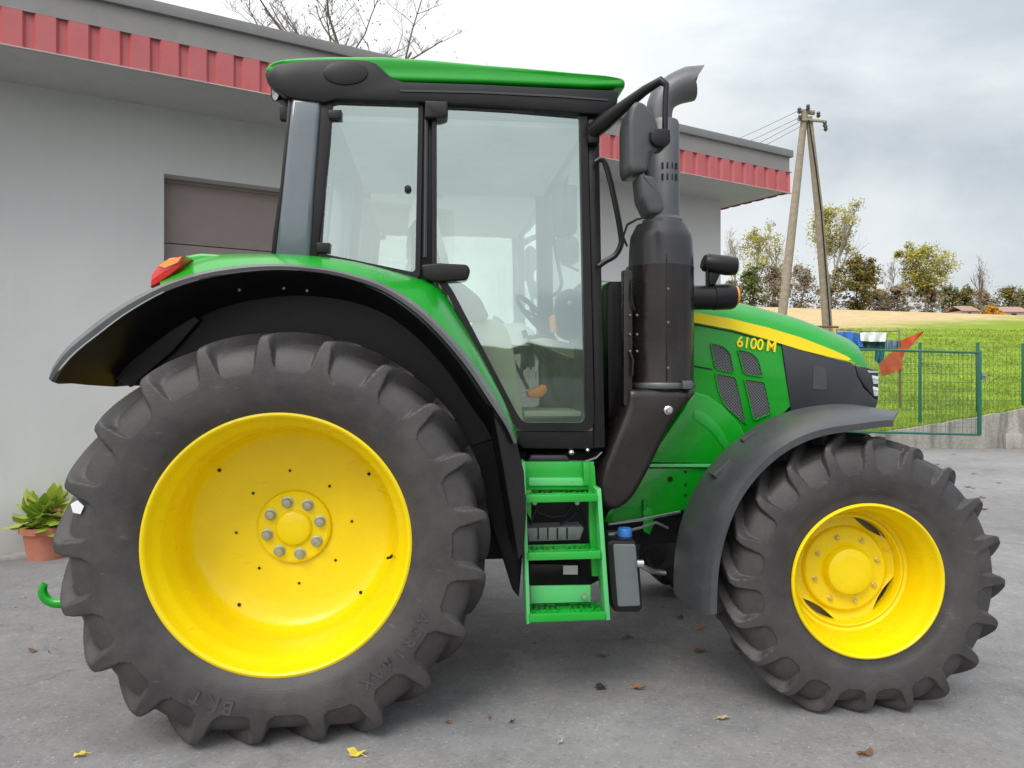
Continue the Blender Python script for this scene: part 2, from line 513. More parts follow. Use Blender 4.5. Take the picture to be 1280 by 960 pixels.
def wheel_rear(loc, rz):
    mb = MB()
    # hub pad with eight nuts
    mb.lathe([(.168, .165), (.165, .150), (.155, .143), (.100, .143), (.085, .140), (.078, .128), (.070, .122), (.03, .117), (0.0001, .115)], n=48)
    hub = mb.build('wheel', YELLOW, tractor, 30, loc)
    hub.rotation_euler = (0, 0, rz)
    hub.name = 'rear_wheel'
    for k in range(8):
        q = 2*math.pi*(k + .3)/8
        b = MB()
        c = (.122*math.cos(q), 0, .122*math.sin(q))
        b.lathe([(.027, .145), (.027, .138), (.021, .136), (.0205, .118), (.016, .112), (0.0001, .111)], c=c, n=12)
        b.build('wheel_nut', BOLT, hub, 30)
    rm = MB()
    rm.lathe([(.500, .20), (.535, .205), (.552, .196), (.552, .188), (.530, .175), (.510, .12), (.495, .0), (.495, -.10), (.512, -.150), (.528, -.172), (.533, -.188), (.542, -.198),
              (.552, -.196), (.554, -.203), (.550, -.210), (.541, -.213), (.534, -.210), (.528, -.200), (.522, -.180), (.512, -.158), (.497, -.140), (.488, -.118), (.484, -.08),
              (.474, -.055), (.470, -.02), (.468, .04), (.463, .085), (.452, .112), (.430, .132), (.395, .145), (.33, .155), (.24, .163), (.175, .166), (.167, .168), (.16, .17)], n=128)
    rim = rm.build('rim', YELLOW, hub, 40)
    hl = MB()
    for k in range(8):
        q = 2*math.pi*(k + .1)/8
        r = .245 if k % 2 else .262
        hl.lathe([(.0065, .156), (.0062, .1575), (0.0001, .158)], c=(r*math.cos(q), 0.002, r*math.sin(q)), n=10)
    for q, r, h in ((.62, .42, .132), (2.45, .425, .128), (4.1, .42, .132), (5.5, .43, .128)):
        hl.lathe([(.008, h), (.007, h - .006), (0.0001, h - .007)], c=(r*math.cos(q), 0, r*math.sin(q)), n=10)
    hl.build_each('drain_hole', DARK, rim, 40)
    va = MB()
    va.tube([(.455, -.02, -.10), (.452, -.055, -.10), (.44, -.075, -.098)], .006, 8)
    va.build('valve', DARK, rim, 40)
    t = bpy.data.objects.new('tyre', rear_tyre_me)
    if not rear_tyre_me.materials:
        rear_tyre_me.materials.append(RUBBER)
        for p in rear_tyre_me.polygons: p.use_smooth = True
        rear_tyre_me.set_sharp_from_angle(angle=rad(38))
    COL.objects.link(t); t.parent = hub
    return hub

def wheel_front(loc, rz):
    mb = MB()
    mb.lathe([(.205, .055), (.198, .035), (.19, .030), (.125, .030), (.116, .022), (.112, -.005), (.106, -.022), (.095, -.028), (.05, -.032), (.0001, -.033)], n=48)
    hub = mb.build('front_wheel', YELLOW, tractor, 30, loc)
    hub.rotation_euler = (0, 0, rz)
    for k in range(8):
        q = 2*math.pi*(k + .35)/8
        b = MB()
        b.lathe([(.013, .031), (.013, .026), (.010, .024), (.0095, .014), (.007, .011), (.0001, .010)], c=(.158*math.cos(q), 0, .158*math.sin(q)), n=10)
        b.build('wheel_nut', NUTY, hub, 30)
    rm = MB()
    rm.lathe([(.30, .165), (.352, .178), (.362, .172), (.355, .155), (.335, .12), (.322, .02), (.322, -.08), (.335, -.13), (.350, -.15), (.353, -.17), (.361, -.176),
              (.364, -.182), (.361, -.189), (.354, -.192), (.348, -.188), (.343, -.172), (.334, -.145), (.322, -.125), (.312, -.10), (.308, -.06), (.300, -.035), (.297, .0), (.296, .06), (.296, .12)], n=112)
    # inner dish ring
    rm.lathe([(.297, .005), (.285, .012), (.272, .004), (.266, .006), (.260, .02), (.2585, .058), (.2585, .075)], n=96)
    for v_ in rm.v: v_.x *= .968; v_.z *= .968
    rim = rm.build('rim', YELLOW, hub, 40)
    # disc with three long windows at its edge
    d = MB()
    n = 240
    vs, fs = [], []
    for i in range(4):
        for k in range(n):
            q = 2*math.pi*k/n
            dd = ((math.degrees(q) + 33 + 45) % 90) - 45
            notch = .036 * max(0.0, 1 - (dd / 24.0) ** 2)
            ro_ = .254 - notch
            r = .205 + (ro_ - .205) * i / 3
            vs.append((r*math.cos(q), .055 + .004*math.sin(i*1.6), r*math.sin(q)))
    for i in range(3):
        for k in range(n):
            k2 = (k+1) % n
            fs.append((i*n+k, i*n+k2, (i+1)*n+k2, (i+1)*n+k))
    d.add(vs, fs)
    d.build('wheel_disc', YELLOW, rim, 40)
    bk_ = MB(); bk_.lathe([(.262, .12), (.19, .118), (.18, .08), (.0001, .08)], n=48)
    bk_.build('brake_drum', pbr('drum_ochre', (.46, .38, .20), .7, var=.3) if 'drum_ochre' not in MATS else MATS['drum_ochre'], rim, 40)
    t = bpy.data.objects.new('tyre', front_tyre_me)
    if not front_tyre_me.materials:
        front_tyre_me.materials.append(RUBBER)
        for p in front_tyre_me.polygons: p.use_smooth = True
        front_tyre_me.set_sharp_from_angle(angle=rad(38))
    COL.objects.link(t); t.parent = hub
    return hub

rw = wheel_rear((.012, -.86, RZ), 0)
wheel_rear((.012, .86, RZ), math.pi)
fw = wheel_front((2.615, -.885, FZ), rad(-4))
wheel_front((2.615, .885, FZ), math.pi + rad(-4))
# raised lettering moulded into the sidewall of the near rear tyre
def arc_text(body, r, ang, size, yv, parent):
    x = 0.0
    step = size * .80
    for i, ch in enumerate(body):
        me = text_mesh(ch, size, .0022)
        w0 = (max(v.co.x for v in me.vertices) + min(v.co.x for v in me.vertices)) / 2
        a = ang - (i - (len(body) - 1) / 2) * step / r
        M = Matrix.Translation((r*math.cos(a), yv, r*math.sin(a))) @ Matrix.Rotation(-(a - math.pi/2), 4, 'Y') @ Matrix.Rotation(rad(90), 4, 'X') @ Matrix.Translation((-w0, -size*.35, 0))
        me.transform(M)
        finish('raised_letter', me, RUBL, parent)
def text_mesh(body, size, extrude):
    cu = bpy.data.curves.new('txt', 'FONT')
    cu.body = body; cu.size = size; cu.extrude = extrude; cu.offset = size * .016; cu.space_word = .7
    o = bpy.data.objects.new('txt', cu); COL.objects.link(o)
    dg = bpy.context.evaluated_depsgraph_get(); dg.update()
    me = bpy.data.meshes.new_from_object(o.evaluated_get(dg))
    bpy.data.objects.remove(o)
    return me
tyre_near = [c for c in rw.children if c.name.startswith('tyre')][0]
arc_text('AGRIMAX', .675, rad(-42), .072, -.2585, tyre_near)
arc_text('BKT', .672, rad(-112), .080, -.2585, tyre_near)
# paper scrap stuck on the rear tyre
pp = T(95, 635, -1.11)
mesh_obj('sticker', [(pp.x-.026, -1.098, pp.z+.014), (pp.x+.002, -1.103, pp.z+.030), (pp.x+.028, -1.106, pp.z+.006), (pp.x+.014, -1.104, pp.z-.026), (pp.x-.016, -1.100, pp.z-.020)],
         [(0, 1, 2, 3, 4)], WHITE, tractor)

# raised sidewall lettering bars (soft moulded blocks, no readable text)
# ---------------------------------------------------------------- rear fenders
lip_o = [(62, 470), (66, 458), (82, 436), (110, 411), (150, 382), (200, 356), (250, 340), (300, 332), (350, 330), (400, 334), (440, 342), (480, 355), (520, 379), (555, 411), (590, 452), (620, 497), (636, 528), (646, 553)]
lip_i = [(64, 477), (74, 462), (92, 442), (120, 420), (158, 392), (206, 365), (254, 349), (302, 341), (350, 338), (398, 342), (436, 350), (474, 364), (512, 389), (546, 421), (580, 462), (609, 506), (629, 533), (641, 556)]
grn_i = [(202, 354), (214, 342), (232, 327), (255, 320), (285, 318), (345, 319), (400, 322), (450, 329), (520, 347), (547, 358), (563, 378), (582, 410), (603, 447), (622, 485), (637, 518), (648, 552)]
NS = 60
def fender(side):
    lo = catmull(lip_o, NS); li = catmull(lip_i, NS)
    li = lo + (li - lo) * np.linspace(.95, .62, NS)[:, None]
    LO = [T(a, b, -1.06) for a, b in lo]; LI = [T(a, b, -1.065) for a, b in li]
    s = side
    def S(p, v=None):
        return (p.x, (p.y if v is None else v) * (-s), p.z)   # side -1 = near
    mb = MB()
    rows = [[S(p) for p in LI], [S(LI[i].lerp(LO[i], .5), -1.075) for i in range(NS)], [S(p) for p in LO],
            [S(LO[i] + Vector((0, 0, .004)), -1.02) for i in range(NS)]]
    # underside returns inward below the skin
    under = [[S(p, -1.05) for p in LI], [S(p, -.95) for p in LI]]
    v, f = loft(rows); mb.add(v, f)
    v, f = loft(under); mb.add(v, f)
    lip = mb.build('fender_lip', LIPG, tractor, 40)
    # green skin
    gi = catmull(grn_i, NS)
    GI = [T(a, b, -.765) for a, b in gi]
    lo2 = catmull(lip_o[5:], NS)
    LO2 = [T(a, b, -1.06) for a, b in lo2]
    rows = []
    for t, bulge in ((0, 0), (.12, .012), (.35, .022), (.6, .020), (.8, .012), (1, 0)):
        row = []
        for i in range(NS):
            p = LO2[i].lerp(GI[i], t)
            q = i / (NS - 1)
            d = Vector((-math.cos(q*2.4), 0, math.sin(min(1.57, .5 + q*1.3))))
            p = p + Vector((0, 0, bulge))
            row.append(S(p))
        rows.append(row)
    mb = MB(); v, f = loft(rows); mb.add(v, f)
    mb.build('rear_fender', GREEN, tractor, 40)
    # black liner: arch underside and the inner wall
    mb = MB()
    cen = T(345, 650, -.85)
    low = [T(a, b, -1.06) for a, b in catmull(lip_i, NS)]
    r1 = [S(p, -1.04) for p in low]
    r2 = [S(Vector((p.x + (cen.x-p.x)*.03, 0, p.z + (cen.z-p.z)*.03)), -.80) for p in low]
    r3 = [S(Vector((p.x + (cen.x-p.x)*.05, 0, p.z + (cen.z-p.z)*.05)), -.56) for p in low]
    v, f = loft([r1, r2, r3]); mb.add(v, f)
    # inner wall: from r3 towards the axle
    r4 = [S(Vector((p.x + (cen.x-p.x)*(.30 if i > 12 else .05 + .25*i/12), 0, p.z + (cen.z-p.z)*(.30 if i > 12 else .05 + .25*i/12))), -.555) for i, p in enumerate(low)]
    r5 = [S(Vector((p.x + (cen.x-p.x)*(.55 if i > 12 else .05 + .5*i/12), 0, p.z + (cen.z-p.z)*(.55 if i > 12 else .05 + .5*i/12))), -.55) for i, p in enumerate(low)]
    v, f = loft([r3, r4, r5]); mb.add(v, f)
    ln = mb.build('fender_liner', BLACK, tractor, 40)
    bt = MB()
    for px, py in ((298, 362), (354, 360), (383, 363)):
        p = T(px, py, -.95)
        bt.lathe([(.007, 0), (.006, -.006), (.0001, -.007)], c=(p.x, -.93*(-s), p.z), n=8)
    bt.build_each('liner_bolt', DULL, ln, 40)
fender(1)
fender(-1)
# rear flap of the near fender: rounded black tail tip
mb = MB()
tip = [(62, 470), (64, 477), (72, 480), (98, 479), (128, 473), (148, 475), (162, 484), (215, 440), (250, 400), (206, 366), (158, 393), (120, 421), (92, 443), (74, 462)]
mb.prism(uw(tip, -.60), -.60, -.565, .006)
mb.build('fender_flap', BLACK, tractor, 30)

mb = MB()
mb.prism(uw([(615, 510), (632, 528), (646, 552), (655, 590), (658, 640), (655, 690), (648, 700), (642, 660), (630, 590)], -1.0), -1.0, -.56, .006)
mb.build('fender_skirt', BLACK, tractor, 30)

# tail light on the fender
def tail_light(s):
    o = uw([(187, 359), (188, 344), (196, 331), (211, 322), (229, 319), (225, 333), (212, 344), (198, 354)], -1.03)
    a, b = -1.03 * -s, -.88 * -s
    m1 = MB(); m1.prism(o, a, b, .012)
    tl = m1.build('tail_light', LENSR, tractor, 40)
    o2 = uw([(198, 332), (211, 324), (227, 321), (222, 328), (206, 335)], -1.035)
    m2 = MB(); m2.prism(o2, -1.036 * -s, -1.03 * -s)
    m2.build('indicator_lens', LENSO, tl, 40)
    o3 = uw([(222, 332), (231, 319), (250, 316), (270, 317), (288, 321), (280, 335), (240, 345), (212, 345)], -.90)
    m3 = MB(); m3.prism(o3, -.90 * -s, -.76 * -s, .014)
    m3.build('light_housing', GREEN, tractor, 40)
tail_light(1); tail_light(-1)

# ---------------------------------------------------------------- cab
CV = -.765
# roof shell
gr = [(329, 90), (334, 80), (346, 74), (370, 71), (410, 69), (480, 69), (540, 73), (600, 79), (660, 84), (720, 90), (762, 94), (783, 99), (783, 108), (740, 110), (700, 108), (600, 104), (495, 102), (400, 92), (345, 96)]
gp_ = np.array(uw(roundpoly(gr, 6, 3), -.80))
gc = gp_.mean(axis=0); gs = gp_.max(axis=0) - gp_.min(axis=0)
rows = []
for v_, ins in ((-.80, .034), (-.803, .022), (-.80, .012), (-.79, .005), (-.77, 0), (-.55, -.004), (0, -.010), (.55, -.004), (.77, 0), (.79, .005), (.80, .012), (.803, .022), (.80, .034)):
    k_ = 1 - 2*ins/gs
    q_ = gc + (gp_ - gc) * k_
    rows.append([(a, v_, c_) for a, c_ in q_])
mb = MB(); v_, f_ = loft(rows, closed=True); mb.add(v_, f_)
nn = len(rows[0])
mb.f += [tuple(range(nn)), tuple((len(rows)-1)*nn + k for k in range(nn))]; mb.mi += [0, 0]
mb.build('roof', GREEN, tractor, 50)
bk = [(331, 92), (346, 80), (380, 75), (430, 73.5), (458, 75), (470, 79), (482, 90), (492, 98), (505, 102), (600, 105), (700, 110), (774, 113), (772, 128), (752, 142), (735, 142), (640, 134), (540, 128), (420, 124), (405, 128), (362, 122), (345, 114), (334, 103)]
mb = MB(); mb.prism(uw(bk, -.808), -.808, .808, .008)
ru = mb.build('roof_underside', BLACK, tractor, 30)
el = [(432 + 28*math.cos(q), 91 + 15*math.sin(q)) for q in np.linspace(0, 2*math.pi, 28, endpoint=False)]
mb = MB(); mb.prism(uw(el, -.812), -.815, -.806, .003)
mb.build('vent_cover', BLACK, ru, 40)
# seam line groove strips under the roof
mb = MB(); mb.prism(uw([(500, 112), (600, 114), (700, 119), (760, 124), (760, 126), (700, 121.5), (600, 116.5), (500, 114.5)], -.812), -.814, -.806)
mb.build('roof_seam', HOODB, ru, 40)

# rear work lights
def lamp(p, d, r, name, parent, mat=LENSW):
    d = Vector(d).normalized()
    z = Vector((0, 0, 1)); a = d.cross(z).normalized(); b = a.cross(d)
    M = Matrix((a, b, d)).transposed().to_4x4(); M.translation = p
    m = MB(); bm_vs = []
    prof = [(.0001, -r*1.1), (r*.5, -r*1.0), (r*.85, -r*.6), (r, 0), (r*1.0, r*.25), (r*.92, r*.25)]
    t = MB(); t.lathe(prof, axis='z', n=24)
    t.v = [M @ v for v in t.v]
    o = t.build(name, BLACK, parent, 40)
    t = MB(); t.lathe([(r*.92, r*.2), (r*.6, r*.33), (.0001, r*.38)], axis='z', n=24)
    t.v = [M @ v for v in t.v]
    t.build('lens', mat, o, 40)
    return o
for s in (-1, 1):
    lp = T(346, 116, -.74); lp.y *= -s
    wl = lamp(lp, (-.75, -.62 if s == -1 else .62, -.1), .038, 'work_light', tractor)
    m = MB(); q = T(356, 138, -.74); q.y *= -s
    m.tube([lp + Vector((.02, 0, -.02)), lp + Vector((.05, 0, -.05)), q + Vector((.02, 0, .02))], .008, 6)
    m.box((q.x-.02, q.y-.02, q.z-.05), (q.x+.02, q.y+.02, q.z+.02), .006)
    m.build('lamp_bracket', BLACK, wl, 40)

for s in (1, -1):
    sg = lambda v: v * s
    # rear corner pillar
    m = MB(); m.prism(uw([(364, 121), (401, 126), (399, 150), (392, 240), (387, 324), (343, 323), (352, 240), (360, 160)], -.80), sg(-.80), sg(-.62), .020, seg=3)
    cp = m.build('corner_pillar', PILL, tractor, 50)
    m = MB(); m.prism(uw([(365, 118), (372, 109), (392, 104), (408, 105), (400, 124), (382, 119)], -.802), sg(-.802), sg(-.62), .010)
    m.build('pillar_cap', PILL, cp, 50)
    m = MB(); m.prism(uw([(401, 108), (416, 118), (412, 180), (404, 260), (396, 322), (386, 324), (392, 240), (399, 150)], -.79), sg(-.785), sg(-.70), .006)
    m.prism(uw([(360, 122), (365, 121), (353, 240), (344, 323), (338, 323), (341, 290), (350, 230)], -.79), sg(-.785), sg(-.62), .004)
    m.build('pillar_seal', BLACK, cp, 40)
    # rear side window
    o = roundpoly([(408, 123), (529, 125), (525, 349), (395, 322)], 8)
    i = roundpoly([(415, 129), (523, 130), (519, 341), (402, 317)], 6)
    m = MB(); m.ring(uw(o, CV), uw(i, CV), sg(CV - .012), sg(CV + .02))
    fr = m.build('window_frame', BLACK, tractor, 40)
    m = MB(); pts = uw(roundpoly([(412, 126), (526, 127), (522, 345), (399, 320)], 6), CV)
    m.add([(a, sg(CV), b) for a, b in pts], [tuple(range(len(pts)))])
    m.build('window_pane', GLASS if s > 0 else GLASSS, fr, None)
    m = MB()
    for poly in ([(411, 138), (427, 138), (427, 149), (411, 149)], [(396, 303), (413, 304), (412, 316), (396, 316)]):
        m.prism(uw(poly, CV - .02), sg(CV - .03), sg(CV - .005), .004)
    m.build_each('window_hinge', BLACK, fr, 40)
    m = MB(); p = T(510, 237, CV); m.lathe([(.0001, -.03), (.014, -.028), (.0165, -.018), (.0165, 0)], c=(p.x, sg(CV), p.z), n=16)
    if s < 0: m.v = [Vector((v.x, 2*sg(CV) - v.y, v.z)) for v in m.v]
    m.build('window_latch', BLACK, fr, 40)
    # pillar between window and door
    m = MB(); m.prism(uw([(528, 124), (543, 126), (542, 356), (523, 350)], CV), sg(CV + .012), sg(CV + .07), .004)
    bp_ = m.build('middle_pillar', BLACK, tractor, 40)
    m = MB(); m.tube([(T(533, 150, CV).x, sg(CV - .004), T(533, 150, CV).z), (T(531.5, 322, CV).x, sg(CV - .004), T(531.5, 322, CV).z)], .011, 8)
    m.build('hinge_rail', HOODB, bp_, 40)
    m = MB(); m.prism(uw(roundpoly([(531, 127), (560, 128), (560, 146), (552, 149), (531, 149)], 3), CV - .03), sg(CV - .05), sg(CV), .008)
    m.build('hinge_cover', BLACK, bp_, 40)
    # door
    o = roundpoly([(540, 128), (733, 136), (742, 530), (736, 538), (648, 538), (636, 521), (557, 362), (540, 345)], 9)
    i = roundpoly([(546, 135), (724, 143), (731, 520), (727, 528), (654, 528), (646, 517), (565, 362), (546, 338)], 7)
    m = MB(); m.ring(uw(o, CV), uw(i, CV), sg(CV - .016), sg(CV + .03))
    dr = m.build('door', BLACK, tractor, 40)
    m = MB(); pts = uw(roundpoly([(543, 131), (729, 139), (737, 525), (731, 533), (651, 533), (641, 519), (561, 362), (543, 341)], 6), CV)
    m.add([(a, sg(CV + .003), b) for a, b in pts], [tuple(range(len(pts)))])
    m.build('door_pane', GLASS if s > 0 else GLASSS, dr, None)
    m = MB(); m.prism(uw(roundpoly([(526, 331), (545, 329), (584, 331), (588, 338), (585, 350), (545, 353), (530, 349)], 5), CV - .04), sg(CV - .055), sg(CV - .012), .010, seg=3)
    m.build('door_handle', BLACK, dr, 40)
    # front pillar
    m = MB(); m.prism(uw([(734, 134), (749, 134), (752, 330), (757, 560), (742, 560), (742, 470), (738, 330)], CV), sg(CV - .004), sg(CV + .10), .012)
    ap = m.build('front_pillar', BLACK, tractor, 40)
    # grab rail
    path = catmull([(744, 203), (752, 199), (758, 212), (766, 250), (774, 292), (775, 306), (768, 320), (756, 327), (748, 333)], 28)
    m = MB(); m.tube([Vector((T(a, b, -.80).x, sg(-.80 - .03*math.sin(k/27*math.pi)), T(a, b, -.80).z)) for k, (a, b) in enumerate(path)], .0135, 8)
    m.build('grab_rail', BLACK, ap, 40)
    # sill
    m = MB(); m.prism(uw([(640, 539), (757, 539), (755, 559), (735, 562), (655, 561), (648, 556)], -.755), sg(-.757), sg(-.60), .008)
    m.build('cab_sill', BLACK, tractor, 40)

# cab body: floor, front window, rear window, headliner
fl = T(700, 520, -.70)
x0 = T(560, 400, -.7).x - .55; x1 = T(750, 400, -.76).x
m = MB()
m.box((T(640, 533, -.74).x, -.745, T(650, 556, -.74).z), (x1, .745, T(650, 533, -.74).z), .004)
m.build('cab_floor', CREAM, tractor, 40)
m = MB()
zf0, zf1 = T(750, 400, CV).z, T(750, 140, CV).z
m.add([(x1 - .015, -.74, zf0 - .25), (x1 - .015, .74, zf0 - .25), (x1 - .03, .74, zf1), (x1 - .03, -.74, zf1)], [(0, 1, 2, 3)])
m.build('windscreen', GLASSF, tractor, None)
m = MB()
xr = T(360, 220, CV).x
m.add([(xr - .03, -.66, T(345, 320, CV).z), (xr - .03, .66, T(345, 320, CV).z), (xr + .04, .66, zf1), (xr + .04, -.66, zf1)], [(0, 1, 2, 3)])
m.build('rear_window', GLASSF, tractor, None)
# firewall and rear cab lower body
m = MB()
m.box((x1 - .06, -.70, T(745, 560, -.7).z), (x1 + .01, .70, T(745, 430, -.7).z), .01)
m.build('firewall', BLACK, tractor, 40)
m = MB()
m.prism([(xr, T(345, 324, CV).z), (T(520, 352, CV).x, T(520, 360, CV).z), (T(560, 380, CV).x, T(560, 385, CV).z), (T(640, 540, CV).x, T(640, 530, CV).z), (T(640, 540, CV).x, T(640, 560, CV).z), (xr + .05, T(640, 560, CV).z)], -.55, .55, .01)
m.build('cab_tub', CREAMD, tractor, 40)

# interior
zh = min(z for a_, z in uw([(420, 124), (640, 134), (735, 142)], -.80)) - .012
m = MB(); m.box((T(420, 130, CV).x, -.70, zh - .03), (x1 - .06, .70, zh), .01)
m.build('headliner', pbr('headliner_cloth', (.42, .44, .40), .8, bump=.2, bscale=200), tractor, 40)
m = MB()
m.prism(uw(roundpoly([(588, 405), (600, 399), (622, 400), (634, 412), (642, 440), (655, 532), (634, 532), (610, 470)], 5), -.60), -.62, -.50, .008)
m.build('side_console', CREAM, tractor, 40)
m = MB()
m.prism(uw(roundpoly([(556, 352), (575, 352), (600, 372), (611, 395), (606, 402), (585, 402)], 6), -.64), -.66, -.52, .012)
m.build('armrest', CREAMD, tractor, 40)
sx = T(600, 400, 0).x; 
zs = T(600, 455, -.2).z
st = MB()
st.prism([(sx-.30, zs+.02), (sx+.22, zs+.06), (sx+.24, zs+.14), (sx+.16, zs+.17), (sx-.24, zs+.13)], -.27, .27, .03, seg=3)
st.prism([(sx-.30, zs+.12), (sx-.18, zs+.12), (sx-.26, zs+.55), (sx-.30, zs+.80), (sx-.37, zs+.80), (sx-.38, zs+.5)], -.25, .25, .03, seg=3)
st.prism([(sx-.27, zs-.32), (sx+.12, zs-.32), (sx+.05, zs+.02), (sx-.2, zs+.02)], -.2, .2, .02)
seat = st.build('driver_seat', CREAMD, tractor, 40)
# crumpled plastic sheet over the seat
rng = np.random.RandomState(3)
rows = []
prof = catmull([(sx-.40, zs+.45), (sx-.37, zs+.84), (sx-.28, zs+.84), (sx-.20, zs+.55), (sx-.13, zs+.24), (sx+.05, zs+.21), (sx+.27, zs+.18), (sx+.28, zs-.02)], 26)
for y in np.linspace(-.33, .33, 14):
    rows.append([(a + rng.uniform(-.02, .02), y, b + rng.uniform(-.02, .02) - (.10 if abs(y) > .30 else 0)) for a, b in prof])
m = MB(); v, f = loft(rows); m.add(v, f)
m.build('seat_cover', PLASTW, seat, 30)
# levers
m = MB()
m.tube([T(628, 421, -.46), T(640, 447, -.46), T(660, 486, -.44)], [.006, .008, .010], 6)
m.build('lever', BLACK, tractor, 40)
m = MB()
m.prism(uw(roundpoly([(658, 489), (670, 485), (679, 480), (684, 484), (682, 492), (675, 497), (660, 497)], 3), -.44), -.46, -.40, .008)
m.build('brake_handle', ORANGE, tractor, 40)
for a, b, c, d in ((656, 414, 680, 455), (663, 420, 700, 468), (670, 419, 693, 450)):
    m = MB(); m.tube([T(a, b, -.35), T((a+c)/2 - 2, (b+d)/2, -.35), T(c, d, -.33)], [.009, .006, .007], 6)
    m.tube([T(a-1, b-1, -.35), T(a+1, b+9, -.35)], .013, 8)
    m.build('lever', BLACK, tractor, 40)
m = MB()
m.prism(uw(roundpoly([(688, 438), (705, 430), (729, 448), (730, 512), (716, 508), (700, 505), (690, 480)], 5), -.30), -.30, .10, .02)
m.build('steering_column', BLACK, tractor, 40)
m = MB()
m.prism(uw(roundpoly([(660, 425), (680, 422), (729, 432), (729, 452), (708, 446)], 4), -.42), -.42, .3, .01)
m.build('dashboard', CREAM, tractor, 40)
m = MB()
m.prism(uw(roundpoly([(698, 366), (712, 360), (729, 364), (730, 420), (712, 426), (698, 418), (695, 390)], 6), -.52), -.53, -.42, .012)
pn = m.build('control_panel', BLACK, tractor, 40)
m = MB(); m.prism(uw(roundpoly([(687, 396), (694, 392), (696, 414), (689, 417)], 2), -.5), -.51, -.46, .004)
m.build('panel_knob', ORANGE, pn, 40)
m = MB()
q = T(713, 378, -.55); m.lathe([(.0001, -.01), (.012, -.009), (.013, 0)], c=(q.x, -.53, q.z), n=14)
m.build('panel_dial', STEEL, pn, 40)
# steering wheel
wc = T(668, 395, -.05)
m = MB()
pts = []
for k in range(25):
    q = 2*math.pi*k/24
    pts.append(wc + Vector((.12*math.cos(q)*.8 , .20*math.sin(q), .12*math.cos(q)*.9*-1)))
m.tube(pts, .014, 8, cap=False)
m.tube([wc, wc + Vector((.18, 0, -.25))], .03, 10)
for k in (0, 8, 16):
    m.tube([wc, pts[k]], .010, 6)
m.build('steering_wheel', BLACK, tractor, 40)
m = MB()
m.box((T(652, 520, -.5).x, -.60, T(650, 512, -.5).z - .03), (T(728, 520, -.5).x, -.2, T(650, 512, -.5).z - .005), .004)
m.build('floor_mat', CREAM, tractor, 40)

# ---------------------------------------------------------------- mirrors
def mirror(s):
    Y = lambda p: Vector((p.x, p.y * s, p.z))
    arm = [Y(T(741, 164, -.80)), Y(T(757, 152, -.86)), Y(T(780, 133, -.94)), Y(T(806, 113, -1.02)), Y(T(826, 101, -1.07)), Y(T(833, 106, -1.08)), Y(T(832, 125, -1.08)), Y(T(831, 178, -1.08))]
    m = MB(); m.tube(arm, [.040, .038, .028, .022, .020, .014, .013, .013], 10)
    m.box((arm[0].x - .025, min(arm[0].y, arm[0].y + s*.04) - .02, arm[0].z - .06), (arm[0].x + .03, max(arm[0].y, arm[0].y + s*.04) + .02, arm[0].z + .05), .01)
    a = m.build('mirror_arm', BLACK, tractor, 40)
    m = MB(); m.prism(uw(roundpoly([(790, 131), (797, 125), (806, 128), (818, 141), (824, 158), (824, 186), (812, 192), (810, 214), (790, 216), (786, 206), (786, 150)], 5), -1.14), -1.14*s, (-.96*s), .018, seg=3)
    h = m.build('mirror_housing', FEND, a, 40)
    m = MB(); m.prism(uw(roundpoly([(785, 152), (787, 150), (787, 206), (785, 206)], 1), -1.12), -1.12*s, -.98*s)
    m.build('mirror_glass', MIRR, h, 40)
    m = MB(); m.prism(uw(roundpoly([(813, 163), (822, 160), (838, 161), (839, 178), (832, 184), (820, 183), (813, 176)], 4), -1.16), -1.165*s, -1.05*s, .010)
    m.build('mirror_clamp', BLACK, a, 40)
    m = MB(); m.prism(uw(roundpoly([(800, 216), (817, 220), (826, 238), (832, 260), (826, 267), (812, 266), (803, 246)], 4), -1.14), -1.14*s, -1.00*s, .014, seg=3)
    h2 = m.build('wide_mirror', FEND, a, 40)
    m = MB(); m.tube([T(806, 205, -1.1) if s > 0 else Y(T(806, 205, -1.1)), Y(T(812, 228, -1.1))], .012, 8)
    m.build('mirror_joint', BLACK, h2, 40)
# near side keeps v negative, far side flips
mirror(1)
def far_mirror():
    a = [T(722, 185, .80), T(712, 200, .85), T(707, 222, .95), T(706, 240, 1.0), T(706, 330, 1.0), T(722, 338, .86)]
    m = MB(); m.tube(a, [.02, .022, .02, .015, .012, .012], 8)
    o = m.build('mirror_arm', BLACK, tractor, 40)
    m = MB(); m.prism(uw(roundpoly([(690, 236), (700, 230), (722, 230), (722, 290), (705, 297), (691, 292), (688, 265)], 4), 1.0), 1.0, 1.12, .014)
    h = m.build('mirror_housing', BLACK, o, 40)
    m = MB(); m.prism(uw(roundpoly([(688.5, 240), (690.5, 237), (690.5, 290), (688.5, 266)], 1), 1.0), 1.005, 1.11)
    m.build('mirror_glass', MIRR, h, 40)
    m = MB(); m.prism(uw(roundpoly([(694, 298), (716, 294), (724, 300), (724, 328), (708, 331), (698, 322)], 4), 1.0), 1.0, 1.12, .014)
    m.build('wide_mirror', BLACK, o, 40)
far_mirror()

